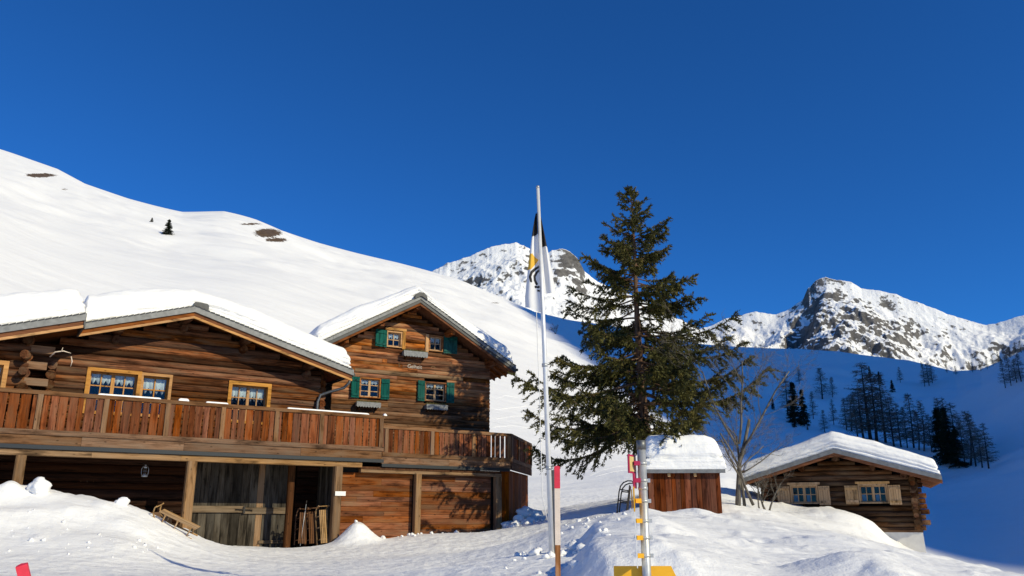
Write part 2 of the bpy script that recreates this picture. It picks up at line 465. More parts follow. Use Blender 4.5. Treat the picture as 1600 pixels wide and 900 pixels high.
_AZS = np.linspace(-50, 50, 401)
def _soft(v, s):
    k = np.exp(-.5 * (np.arange(-80, 81) * .25 / s) ** 2); k /= k.sum()
    return np.convolve(np.pad(v, 80, mode='edge'), k, 'valid')
_RCS = _soft(np.interp(_AZS, _c[:, 0], _c[:, 1]), 1.5)
_c[:, 2] = EYE + (_c[:, 2] - EYE) / _c[:, 1] * np.interp(_c[:, 0], _AZS, _RCS)
_ZCS = _soft(np.interp(_AZS, _c[:, 0], _c[:, 2]), 2.6)
_Z6S = _soft(np.interp(_AZS, _z60[:, 0], _z60[:, 1]), 2.0)
_GES = _soft(np.interp(_AZS, _gex[:, 0], _gex[:, 1]), 2.5)
def crest_r(az): return np.interp(az, _AZS, _RCS)
def z_far(r, az):
    a = np.clip(az, -46, 46)
    rc = crest_r(a); zc = np.interp(a, _c[:, 0], _c[:, 2])
    zsm = np.interp(a, _AZS, _ZCS)
    tt = np.clip((r - 60.0) / (rc - 60.0), 0, 1)
    zc = zsm + (zc - zsm) * sstep(.45, 1.0, tt)
    z6 = np.interp(a, _AZS, _Z6S); g = np.interp(a, _AZS, _GES)
    t = (r - 60.0) / (rc - 60.0)
    up = z6 + (zc - z6) * np.sign(t) * np.abs(np.clip(t, -.12, 1)) ** g
    over = np.clip(t - 1, 0, None)
    z = up - over * (rc - 60) * .25 - over ** 2 * (rc - 60) * .5
    und = fbm(r * np.sin(np.radians(az)) * .012, r * np.cos(np.radians(az)) * .012, 4) * (5.5 + 3.5 * sstep(4, 12, az)) + fbm(r * np.sin(np.radians(az)) * .05 + 40, r * np.cos(np.radians(az)) * .05, 3) * 1.2 + ridged((r * np.sin(np.radians(az)) * .8 + r * np.cos(np.radians(az)) * .6) * .03, (r * np.cos(np.radians(az)) * .8 - r * np.sin(np.radians(az)) * .6) * .006, 3) * 1.5
    z = z + und * sstep(60, 260, r) * sstep(1.0, .8, t)
    return z

# near ground, control points (pixel column, pixel row, distance) of the snow surface
_near_px = [(0, 898, 14), (150, 900, 14.5), (300, 900, 15.5), (500, 900, 15.5), (700, 900, 15.5), (820, 898, 15), (600, 875, 20.5), (450, 866, 24), (350, 868, 20),
            (430, 858, 27), (350, 857, 26.5), (540, 848, 27.3), (600, 843, 28), (655, 835, 28.9), (720, 834, 29.8), (780, 830, 30.8), (800, 824, 31.5), (830, 812, 34),
            (850, 812, 34), (880, 798, 40), (850, 788, 44), (930, 795, 40), (850, 850, 24), (800, 850, 25), (700, 850, 25.5), (840, 872, 18),
            # left bank
            (0, 757, 20.3), (60, 767, 20.4), (120, 777, 20.5), (180, 785, 20.6), (235, 799, 20.8), (270, 822, 21), (300, 838, 21.2), (335, 854, 21.6),
            (0, 800, 19), (60, 806, 19), (150, 812, 19.2), (210, 822, 19.4), (0, 842, 17.6), (80, 850, 17.4), (160, 850, 17.6), (220, 852, 18.2), (250, 862, 18.6), (100, 880, 15.8), (250, 882, 17),
            # right bank
            (876, 889, 10), (900, 850, 14), (925, 814, 19.5), (960, 806, 23), (1010, 808, 24.6), (1130, 808, 24.6), (1070, 812, 23),
            (1190, 800, 26), (1240, 806, 27.5), (1340, 808, 28), (1355, 812, 28), (1385, 846, 27.6), (1445, 869, 28), (1500, 881, 23), (1545, 894, 19), (1600, 897, 17),
            (950, 850, 13), (1050, 850, 13), (1000, 890, 9), (1150, 852, 14), (1150, 890, 9.5), (1250, 846, 17), (1400, 880, 15), (1350, 846, 22), (1450, 893, 13),
            (1010, 775, 29.5), (1150, 786, 27.5), (1145, 764, 33), (970, 803, 24.5), (900, 806, 27), (905, 788, 36), (1200, 795, 29), (1600, 925, 12)]
_near_xyz = [(0, 0, 0), (-4, 3, 0), (4, 3, 0), (-8, 0, 0), (8, 0, .1), (0, -8, -.2), (-10, -10, -.3), (12, -10, -.3), (-5, 7, .22), (1, 7, .55), (5, 7, .85), (8, 6, .7), (-12, 8, .3), (14, 10, .6),
             (-16, 15, 1.3), (-20, 22, 2.2), (-14.5, 23.5, 1.2), (-11.5, 25, .8), (-9, 26.5, .62), (-6, 30, .7), (-10, 33, 1.2), (-4, 34, 1.2), (-18, 30, 1.6), (-14, 40, 3.0), (-4, 42, 2.6),
             (12, 34, 1.6), (13, 29.5, .9), (16, 31, -.2), (20, 30, -1.6), (20, 22, -1.0), (18, 17, -.2), (22, 14, -.6), (24, 40, -2.4), (16, 42, .2), (20, 5, -.4), (-25, 5, .3)]
_np = [tuple(at(*q)) for q in _near_px] + _near_xyz
for _a in np.arange(-46, 47, 6.0):
    for _r in (55.0, 66.0):
        _np.append((_r * math.sin(R(_a)), _r * math.cos(R(_a)), float(z_far(np.array([_r]), np.array([_a]))[0])))
_P = np.array(_np)
def _tps_fit(P, lam=.02):
    n = len(P); d2 = ((P[:, None, :2] - P[None, :, :2]) ** 2).sum(-1)
    K = np.where(d2 > 0, .5 * d2 * np.log(d2 + 1e-12), 0) + np.eye(n) * lam
    Q = np.c_[np.ones(n), P[:, :2]]
    A = np.zeros((n + 3, n + 3)); A[:n, :n] = K; A[:n, n:] = Q; A[n:, :n] = Q.T
    return np.linalg.solve(A, np.r_[P[:, 2], 0, 0, 0])
_W = _tps_fit(_P)
def z_tps(X, Y):
    out = np.empty(X.shape); xf, yf, of = X.ravel(), Y.ravel(), out.ravel()
    for i in range(0, xf.size, 20000):
        d2 = (xf[i:i + 20000, None] - _P[None, :, 0]) ** 2 + (yf[i:i + 20000, None] - _P[None, :, 1]) ** 2
        of[i:i + 20000] = (.5 * d2 * np.log(d2 + 1e-12)) @ _W[:-3] + _W[-3] + _W[-2] * xf[i:i + 20000] + _W[-1] * yf[i:i + 20000]
    return of.reshape(X.shape)

def bank_mask(X, Y):
    """1 on the heaped, untrodden snow; 0 on the trodden yard and road"""
    rx = .035 * (Y - 8) + .55
    right = sstep(0, 1.2, X - np.interp(Y, [0, 9, 14, 19.5, 24, 32, 45], [.9, .55, 1.0, 1.85, 2.7, 4.5, 6]))
    left = sstep(0, 1.5, np.interp(Y, [12, 15, 18, 21, 24], [-8.5, -8.2, -7.9, -7.4, -7.6]) - X) * sstep(15.5, 17.5, Y)
    return np.clip(right + left, 0, 1)
LUMPS = [(-4.9, 26.9, .55, .62), (3.55, 9.0, .55, .26), (-12.0, 20.0, .28, .22), (-10.4, 19.2, .6, .1), (-9.6, 20.1, .35, .1), (-11.3, 18.7, .5, .1), (-12.2, 18.4, .4, .12), (-8.9, 19.3, .4, .08),
         (4.8, 21.5, .8, .18), (6.2, 17.0, .9, .16), (2.6, 16.5, .7, .2), (2.2, 12.5, .5, .14), (3.4, 14.0, .6, .12), (5.5, 12.5, .7, .14), (7.8, 20.5, 1.0, .15), (1.9, 17.5, .4, .15), (3.1, 20.0, .5, .16)]
def z_ground(X, Y):
    X = np.asarray(X, float); Y = np.asarray(Y, float)
    r = np.hypot(X, Y); az = np.degrees(np.arctan2(X, Y))
    fade = sstep(105, 52, np.abs(az))
    zf = z_far(np.maximum(r, 30), az) * fade
    near = r < 68
    z = zf.copy()
    if near.any():
        zt = z_tps(X[near], Y[near])
        x, y = X[near], Y[near]
        bm = bank_mask(x, y)
        zt = zt + bm * (fbm(x * .38, y * .38, 3) * .12 + np.maximum(fbm(x * .95 + 7, y * .95, 4) - .08, 0) * .15 + fbm(x * 3, y * 3, 3) * .012) + (1 - bm) * (fbm(x * 1.3, y * 1.3, 3) * .025 + ridged(x * 3.1, y * 3.1, 3) * .012 + fbm(x * 9, y * 9, 2) * .012)
        ed = x - np.interp(y, [0, 9, 14, 19.5, 24, 32, 45], [.9, .55, 1.0, 1.85, 2.7, 4.5, 6]) - .35 - .25 * fbm(y * .9, y * .3, 3)
        zt = zt + (.30 * sstep(-.35, .1, ed) * sstep(2.6, .3, ed)) * sstep(7, 9, y) * sstep(20.5, 17, y)
        for lx, ly, lr, lh in LUMPS:
            zt = zt + lh * np.exp(-((x - lx) ** 2 + (y - ly) ** 2) / lr ** 2)
        for k_ in range(15):   # a line of boot prints across the bank
            fx, fy = 3.2 + k_ * .42, 15.6 + k_ * .22 + .18 * (k_ % 2)
            zt = zt - .10 * np.exp(-((x - fx) ** 2 + (y - fy) ** 2) / .13 ** 2) + .03 * np.exp(-((x - fx + .2) ** 2 + (y - fy) ** 2) / .1 ** 2)
        w = sstep(48, 66, r[near])
        z[near] = zt * (1 - w) * np.where(np.abs(az[near]) > 60, fade[near] * .6 + .4, 1) + zf[near] * w
    return z
def hit_ground(px, py, r0=6.0, r1=690.0):
    d = ray_dir(px, py); h = math.hypot(d[0], d[1])
    rr = np.exp(np.linspace(math.log(r0), math.log(r1), 1500))
    zz = z_ground(d[0] / h * rr, d[1] / h * rr)
    below = np.nonzero(EYE + d[2] / h * rr < zz)[0]
    i = below[0] if len(below) else len(rr) - 1
    r = rr[i]
    return Vector((d[0] / h * r, d[1] / h * r, float(zz[i])))

def build_ground():
    az = np.r_[np.arange(-180, -47, 5.0), np.linspace(-44, 44, 820), np.arange(47, 180, 5.0)]
    r1 = np.r_[np.linspace(.4, 4, 8)[:-1], np.exp(np.linspace(math.log(4), math.log(60), 380))]
    tt = np.linspace(0, 1, 150)[1:] ** 1.25
    ov = np.r_[.01, .03, .06, .12, .22, .4, .6]
    A = az[None, :]
    rc = crest_r(np.clip(az, -46, 46))[None, :]
    RR = np.concatenate([np.repeat(r1[:, None], len(az), 1), 60 + (rc - 60) * tt[:, None], rc + (rc - 60) * ov[:, None]])
    AA = np.repeat(A, RR.shape[0], 0)
    X = RR * np.sin(np.radians(AA)); Y = RR * np.cos(np.radians(AA))
    Z = z_ground(X, Y)
    nr, na = RR.shape
    V = np.stack([X, Y, Z], -1).reshape(-1, 3)
    i = np.arange(nr - 1)[:, None] * na; j = np.arange(na)[None, :]; j2 = (j + 1) % na
    Q = np.stack([i + j, i + j2, i + na + j2, i + na + j], -1).reshape(-1, 4)[:, ::-1]
    V = np.vstack([V, [[0, 0, float(z_ground(np.array([0.]), np.array([.01]))[0])]]])
    me = mesh_quads('ground', V, Q)
    tr_ = (1 - bank_mask(V[:, 0], V[:, 1])) * (np.hypot(V[:, 0], V[:, 1]) < 48)
    a = me.attributes.new('trod', 'FLOAT', 'POINT'); a.data.foreach_set('value', tr_.astype(np.float32))
    # bare turf showing through the snow on the hill
    d = V - np.array([0, 0, EYE]); yc = d[:, 1] * CP + d[:, 2] * SP; zc = -d[:, 1] * SP + d[:, 2] * CP
    px = np.where(yc > 1, 800 + F_PX * d[:, 0] / np.maximum(yc, 1), -9999); py = 450 - F_PX * zc / np.maximum(yc, 1)
    rr = np.hypot(V[:, 0], V[:, 1])
    bare = np.zeros(len(V))
    for bx, by, sx, sy, k in [(62, 274, 34, 4.5, .8), (100, 296, 10, 3, .62), (418, 364, 28, 9, .85), (392, 350, 24, 2.8, .72), (432, 375, 26, 5, .75), (237, 344, 4, 3, .5), (398, 437, 9, 4, .46),
                              (775, 473, 16, 3, .55), (720, 463, 10, 2.5, .5), (1500, 560, 8, 3, .5), (1553, 628, 12, 3, .5)]:
        bare = np.maximum(bare, k * np.exp(-(((px - bx) / sx) ** 2 + ((py - by) / sy) ** 2)) * (rr > 250))
    a = me.attributes.new('bare', 'FLOAT', 'POINT'); a.data.foreach_set('value', bare.astype(np.float32))
    o = obj('ground', me, M['ground'])
    tag(o, 'snow covered yard, banks and hillside', None, None, 'structure')
    return o
build_ground()

# ------------------------------------------------------------------ far mountains
def mountain(name, sil, Rk, base_y, rocks, label, amp=70.0, seed=0.0, step=.045):
    s = np.array([_azrz(x, y, Rk) for x, y in sil])
    az = np.arange(s[0, 0], s[-1, 0], step)
    zr = np.interp(az, s[:, 0], s[:, 2])
    zr = zr + (fbm(az * 3 + seed, az * 0 + 3.1, 4) * 2.5 + fbm(az * 1.1 + seed, az * 0 + 8.1, 3) * 4)
    bz = EYE + (360 + base_y * 0 - (base_y - 450)) / 1322.0 * Rk * .62
    nt_ = 240
    t = np.linspace(0, 1, nt_)
    T, A = np.meshgrid(t, az, indexing='ij')
    kk_ = np.exp(-.5 * (np.arange(-60, 61) * step / .9) ** 2); kk_ /= kk_.sum()
    zsm = np.convolve(np.pad(zr, 60, mode='edge'), kk_, 'valid')
    run = (np.max(zr) - bz) / math.tan(R(36)) * 1.05
    back_d = run * (1 - T) ** 1.15                       # ground distance in front of the ridge
    r = Rk - back_d
    drop = back_d * .62 + 55 * (1 - np.exp(-back_d / 70.0))
    ZR = zsm[None, :] + (zr - zsm)[None, :] * np.exp(-back_d / 45.0)
    X, Y = r * np.sin(np.radians(A)), r * np.cos(np.radians(A))
    n = (ridged(X / 330 + seed, Y / 330 - X / 900, 5, 2.05, .5) - .55) * 1.0 + fbm(X / 70 + seed, Y / 70, 5) * .34 + (ridged(X / 120 + seed, Y / 200, 3) - .5) * .25
    ampv = np.minimum(drop * .62, amp * 1.3)
    z = ZR - drop + ampv * n
    # back side
    rb = np.stack([Rk + (zr - bz) * q / math.tan(R(40)) for q in (.08, .3, .7, 1.2)]); zb = np.stack([zr - (zr - bz) * q for q in (.08, .3, .7, 1.2)])
    r = np.vstack([r, rb]); z = np.vstack([z, zb]); AA = np.vstack([A, np.repeat(az[None, :], 4, 0)])
    V = np.stack([r * np.sin(np.radians(AA)), r * np.cos(np.radians(AA)), z], -1)
    nr, na = r.shape
    i = np.arange(nr - 1)[:, None] * na; j = np.arange(na - 1)[None, :]
    Q = np.stack([i + j, i + na + j, i + na + j + 1, i + j + 1], -1).reshape(-1, 4)
    V = V.reshape(-1, 3)
    me = mesh_quads(name, V, Q[:, ::-1])
    d = V - np.array([0, 0, EYE]); yc = d[:, 1] * CP + d[:, 2] * SP; zc = -d[:, 1] * SP + d[:, 2] * CP
    px = 800 + F_PX * d[:, 0] / yc; py = 450 - F_PX * zc / yc
    att = np.full(len(V), .0)
    for bx, by, sx, sy, kk, sl_ in rocks:
        ex = (px - bx) - (py - by) * sl_
        att = np.maximum(att, kk * np.exp(-((ex / sx) ** 2 + ((py - by) / sy) ** 2)))
    # steep faces shed their snow
    vn = np.empty(len(V) * 3, np.float32); me.vertex_normals.foreach_get('vector', vn); nz = np.abs(vn.reshape(-1, 3)[:, 2])
    att = att * .70 + np.clip((.74 - nz) * 1.9, -.3, .5)
    a = me.attributes.new('rock', 'FLOAT', 'POINT'); a.data.foreach_set('value', att.astype(np.float32))
    o = obj(name, me, M['rock'])
    return tag(o, label, None, None, 'structure')

mountain('mountain', [(520, 470), (600, 452), (640, 437), (690, 417), (700, 411), (725, 403), (750, 394), (755, 390), (775, 384), (805, 379), (822, 386), (835, 393), (850, 398),
                      (862, 392), (878, 388), (890, 392), (903, 405), (913, 424), (935, 440), (960, 454), (985, 461), (1010, 470), (1040, 488), (1070, 503), (1095, 516), (1130, 530)],
         2100.0, 560, [(720, 425, 40, 30, .22, 0), (800, 400, 60, 22, .10, 0), (880, 412, 24, 24, .75, 0), (830, 400, 24, 18, .45, 0), (790, 440, 40, 30, .14, -.8), (1000, 490, 60, 20, .2, 0)],
         'snowy summit with a grey rock knob behind the flag', 55.0, 3.0)
mountain('mountain', [(1060, 530), (1085, 517), (1110, 509), (1130, 500), (1150, 494), (1180, 487), (1200, 490), (1212, 492), (1228, 486), (1240, 478), (1255, 467), (1262, 450), (1275, 438), (1290, 433), (1310, 438),
                      (1330, 441), (1345, 450), (1375, 455), (1400, 460), (1420, 468), (1450, 478), (1480, 490), (1510, 500), (1540, 508), (1555, 506), (1575, 500), (1600, 492), (1650, 478), (1720, 470)],
         2600.0, 575, [(1290, 470, 40, 40, .55, -.3), (1255, 520, 45, 40, .55, 0), (1340, 500, 50, 40, .5, .2), (1380, 530, 45, 25, .5, 0), (1300, 535, 60, 25, .45, 0), (1480, 520, 50, 14, .3, .5), (1560, 515, 30, 12, .3, 0), (1190, 505, 20, 14, .2, 0)],
         'craggy snow and rock peak right of the big spruce', 75.0, 9.0)

# the ridge behind the viewpoint whose shadow fills the valley
def shade_ridge(prof, t0=1250.0):
    el, a = R(SUN_EL), R(SUN_AZ)
    Sh = np.array([math.sin(a), math.cos(a)]); E = np.array([-math.cos(a), math.sin(a)])
    e = np.arange(prof[0][0], prof[-1][0], 6.0)
    v = np.interp(e, [p[0] for p in prof], [p[1] for p in prof])
    rows = []
    for dt, q in ((-520, 0.0), (-330, .35), (-150, .72), (-40, .95), (0, 1.0), (60, .95), (250, .7), (600, .2), (900, 0)):
        zc = (v + t0 * math.sin(el)) / math.cos(el)
        z = -60 + (zc + 60) * q + fbm(e * .01 + dt, e * 0 + dt * .01, 4) * 40 * (1 - q) * (q > 0)
        P = e[:, None] * E + (t0 + dt) * Sh
        rows.append(np.c_[P, z])
    V = np.concatenate(rows); na = len(e)
    i = np.arange(len(rows) - 1)[:, None] * na; j = np.arange(na - 1)[None, :]
    Q = np.stack([i + j, i + j + 1, i + na + j + 1, i + na + j], -1).reshape(-1, 4)
    me = mesh_quads('mountain_ridge', V, Q)
    a_ = me.attributes.new('rock', 'FLOAT', 'POINT'); a_.data.foreach_set('value', np.full(len(V), .3, np.float32))
    return tag(obj('mountain_ridge', me, M['rock']), 'snowy ridge that shades the valley', None, None, 'structure')
shade_ridge([(-60, -190), (0, -100), (40, -32), (70, -2), (99, 24), (124, 36), (145, 53), (183, 78), (203, 98), (274, 160), (367, 230), (435, 288), (520, 325), (700, 360), (1000, 330), (1300, 150), (1500, -100)])

# ------------------------------------------------------------------ building helpers (local frame: x along the front, y into the house, z up)
def log_piece(name, mat, parent, a0, a1, y, z0, h, bulge=.06, back=.12, along='x'):
    """a wall log with a rounded outer face; along='y' turns it into a side wall log"""
    prof = [(back, 0), (-bulge * .1, 0.0), (-bulge * .75, h * .2), (-bulge, h * .5), (-bulge * .75, h * .8), (-bulge * .1, h), (back, h)]
    n = len(prof); L = (a1 - a0) / 2
    segs = 3
    V = []
    for k in range(segs + 1):
        x = -L + 2 * L * k / segs
        wob = random.uniform(-.008, .008)
        for (py, pz) in prof:
            V.append((x, py + wob, pz - h / 2 + (wob * .5 if 0 < pz < h else 0)))
    Fc = [tuple(reversed(range(n))), tuple(segs * n + i for i in range(n))]
    for k in range(segs):
        for i in range(n):
            Fc.append((k * n + i, k * n + (i + 1) % n, (k + 1) * n + (i + 1) % n, (k + 1) * n + i))
    if along == 'y': V = [(-p[1], p[0], p[2]) for p in V]   # outer face towards +x
    me = mesh_np(name, V, Fc)
    bm = bmesh.new(); bm.from_mesh(me); bmesh.ops.recalc_face_normals(bm, faces=bm.faces); bm.to_mesh(me); bm.free()
    loc = ((a0 + a1) / 2, y, z0 + h / 2) if along == 'x' else (y, (a0 + a1) / 2, z0 + h / 2)
    return obj(name, me, mat, parent, loc)

def cut(a0, a1, holes):
    seg = [(a0, a1)]
    for h0, h1 in holes:
        nx = []
        for s0, s1 in seg:
            if h1 <= s0 or h0 >= s1: nx.append((s0, s1)); continue
            if h0 - s0 > .06: nx.append((s0, h0))
            if s1 - h1 > .06: nx.append((h1, s1))
        seg = nx
    return seg

def log_wall(parent, name, mat, u0, u1, y, z0, ztop, h, holes=(), limit=None, bulge=.06, split=0.0, hj=.0, back=.14, cap=.0):
    z = z0; row = 0
    while z < ztop - .02:
        hh = h * (1 + random.uniform(-hj, hj)); hh = min(hh, ztop - z + .02)
        a0, a1 = u0, u1
        if limit:
            l0, l1 = limit(z + hh * .3); a0, a1 = max(a0, l0), min(a1, l1)
        if a1 - a0 > .15:
            hs = [(b0, b1) for b0, b1, c0, c1 in holes if c1 > z + hh * .35 and c0 < z + hh * .65]
            for s0, s1 in cut(a0, a1, hs):
                if split and s1 - s0 > split * 1.4:
                    k = max(2, int(round((s1 - s0) / (split * random.uniform(.8, 1.4)))))
                    cuts = sorted(random.uniform(.12, .88) for _ in range(k - 1))
                    e = [s0] + [s0 + (s1 - s0) * q for q in cuts] + [s1]
                else: e = [s0, s1]
                for i in range(len(e) - 1):
                    if e[i + 1] - e[i] > .03:
                        log_piece(name, mat, parent, e[i], e[i + 1] - (.006 if i < len(e) - 2 else 0), y + random.uniform(-.012, .012), z, hh - .004, bulge, back)
        z += hh; row += 1

def window(root, u0, u1, z0, z1, y, fm, fmv, fw=.11, sash=2, cols=2, rows=2, mt=.028, curtain=.42, proud=.05, deep=.14, cmat='curtain', room=True, sill=None):
    b = MB()
    b.box(u0 - fw, u1 + fw, y - proud, y + deep, z1, z1 + fw); b.box(u0 - fw, u1 + fw, y - proud, y + deep, z0 - fw * .7, z0)
    b.box(u0 - fw, u0, y - proud + .004, y + deep, z0, z1); b.box(u1, u1 + fw, y - proud + .004, y + deep, z0, z1)
    w = b.build('window', fm, root)
    ys = y + deep - .07
    sw = (u1 - u0) / sash
    for s in range(sash):
        a, c = u0 + s * sw, u0 + (s + 1) * sw
        f = MB(); t = mt * 1.5
        f.box(a, c, ys, ys + .04, z0, z0 + t); f.box(a, c, ys, ys + .04, z1 - t, z1)
        f.box(a, a + t, ys + .001, ys + .041, z0 + t, z1 - t); f.box(c - t, c, ys + .001, ys + .041, z0 + t, z1 - t)
        for k in range(1, cols):
            x = a + (c - a) * k / cols; f.box(x - mt / 2, x + mt / 2, ys + .003, ys + .035, z0 + t, z1 - t)
        for k in range(1, rows):
            zz = z0 + (z1 - z0) * k / rows; f.box(a + t, c - t, ys + .006, ys + .032, zz - mt / 2, zz + mt / 2)
        f.build('sash', fmv, w)
        for i in range(cols):
            for k in range(rows):
                g = MB(); g.box(a + (c - a) * i / cols + mt * .4, a + (c - a) * (i + 1) / cols - mt * .4, ys + .015, ys + .02, z0 + (z1 - z0) * k / rows + mt * .4, z0 + (z1 - z0) * (k + 1) / rows - mt * .4)
                g.build('pane', M['glass'], w)
        if curtain:
            # scalloped lace valance with soft folds
            n = 24; pts = []
            V = []; Fq = []
            for i in range(n + 1):
                x = a + t + (c - a - 2 * t) * i / n
                lace = abs(((i / n * 2 * cols) % 1) - .5) * 2
                zz = z1 - (z1 - z0) * curtain * (.62 + .38 * (1 - lace))
                yy = ys + .06 + .012 * math.sin(i * 1.3)
                V += [(x, yy, z1), (x, yy, zz), (x, yy + .004, z1), (x, yy + .004, zz)]
            for i in range(n):
                q = i * 4; Fq += [(q, q + 1, q + 5, q + 4), (q + 2, q + 6, q + 7, q + 3), (q + 1, q + 3, q + 7, q + 5)]
            obj('curtain', mesh_np('curtain', V, Fq, True), M[cmat], w)
    if sill:
        k = MB(); k.box(u0 - fw - .03, u1 + fw + .03, y - proud - .05, y + .02, z0 - fw * .7 - .035, z0 - fw * .7); k.build('sill', sill, w)
    return w

def shutter(root, u0, u1, z0, z1, y, mat, hinge=None, ang=0.0, boards=3):
    """boarded shutter with two ledges, hinged on one side"""
    hx = u0 if hinge == 'l' else u1
    b = MB(); n = boards; wdt = (u1 - u0) / n
    for i in range(n):
        b.box(u0 - hx + i * wdt + .003, u0 - hx + (i + 1) * wdt - .003, -.03, 0, 0, z1 - z0)
    s = b.build('shutter', mat, root, (hx, y, z0), (0, 0, ang))
    for q in (.1, .78):
        l = MB(); l.box(u0 - hx + .02, u1 - hx - .02, -.055, -.031, (z1 - z0) * q, (z1 - z0) * q + .075); l.build('ledge', mat, s)
    return s

def snow_slab(name, parent, x0, x1, y0, y1, zf, T, rnd=.35, mat=None, nx=110, ny=80, over=.06, jag=.05, seed=0.0, rx=None, tf=None):
    """a deep pillow of snow lying on the surface zf(x): rounded rim, slightly overhanging, uneven top"""
    rx = rx or rnd
    def pos(n, L, r, f0=.2, f1=.2):
        a = np.linspace(0, 1, n)
        k = min(.45, r / L)
        return np.where(a < f0, k * (1 - np.cos(a / f0 * np.pi / 2)), np.where(a > 1 - f1, 1 - k * (1 - np.cos((1 - a) / f1 * np.pi / 2)), k + (a - f0) / (1 - f0 - f1) * (1 - 2 * k)))
    sx, sy = pos(nx, x1 - x0, rx), pos(ny, y1 - y0, rnd, .45, .12)
    Lx, Ly = x1 - x0, y1 - y0
    def edge(s, L, r):
        m = np.clip(np.minimum(s, 1 - s) * L / r, 0, 1)
        return np.sqrt(np.clip(1 - (1 - m) ** 2.4, 0, 1))
    SX, SY = np.meshgrid(sx, sy, indexing='ij')
    EX, EY = edge(SX, Lx, rx), edge(SY, Ly, rnd)
    X = x0 + SX * Lx; Y = y0 + SY * Ly
    nz = fbm(X * .8 + seed, Y * .8, 4)
    Tt = T * (1 + .10 * nz) if tf is None else T * tf(X) * (1 + .10 * nz)
    h = Tt * EX * EY
    Z = zf(X) + h + fbm(X * 3.1 + seed, Y * 3.1, 3) * .018 * (h > .1)
    # push the rim outwards: bulge at mid height, ragged
    rag = fbm(X * 1.1 + seed + 5, Y * 1.1 + h * 2.0, 4)
    bul = over + jag * rag
    wv = fbm(X * .35 + seed, X * 0 + seed, 3) * .10; big = np.clip((T - .3) / .4, 0, 1)
    for lv, dp, wd in ((.13, .10, .028), (.27, .13, .035), (.5, .06, .05)):   # settled layers, undercut one above the other
        amp = np.clip(.55 + 1.2 * fbm(X * .4 + seed + lv * 40, X * 0 + lv * 9, 2), 0, 1.2)
        bul = bul - big * dp * amp * np.exp(-((h - lv * T / .8 - wv) / wd) ** 2)
    X = X + np.where(SX < .5, -1, 1) * (1 - np.minimum(np.minimum(SX, 1 - SX) * Lx / rx, 1)) ** 2 * bul * (h > .02)
    Y = Y + np.where(SY < .5, -1, 1) * (1 - np.minimum(np.minimum(SY, 1 - SY) * Ly / rnd, 1)) ** 2 * bul * (h > .02)
    top = np.stack([X, Y, Z], -1)
    B = np.stack([x0 + SX * Lx, y0 + SY * Ly, zf(x0 + SX * Lx) - .004], -1)
    V = np.concatenate([top.reshape(-1, 3), B.reshape(-1, 3)])
    i = np.arange(nx - 1)[:, None] * ny; j = np.arange(ny - 1)[None, :]
    Qt = np.stack([i + j, i + ny + j, i + ny + j + 1, i + j + 1], -1).reshape(-1, 4)
    n0 = nx * ny
    Qb = Qt[:, ::-1] + n0
    rim = []
    bl = [a * ny for a in range(nx)] + [(nx - 1) * ny + b for b in range(1, ny)] + [a * ny + ny - 1 for a in range(nx - 2, -1, -1)] + [b for b in range(ny - 2, 0, -1)]
    for a in range(len(bl)):
        p, q = bl[a], bl[(a + 1) % len(bl)]
        rim.append((p, p + n0, q + n0, q))
    Q = np.concatenate([Qt, Qb, np.array(rim)])
    me = mesh_quads(name, V, Q)
    return obj(name, me, mat or M['roofsnow'], parent)

def tile_edge(x0, z0, x1, z1, y0, y1, parent, mat):
    """saw-edged row of roof tiles peeping out along a verge"""
    L = math.hypot(x1 - x0, z1 - z0); n = int(L / .17); b = MB()
    for i in range(n):
        a, c = i / n, (i + .86) / n
        b.slab(x0 + (x1 - x0) * a, z0 + (z1 - z0) * a + .012, x0 + (x1 - x0) * c, z0 + (z1 - z0) * c + .028, .03, y0, y1)
    return b.build('tile_edge', mat, parent)

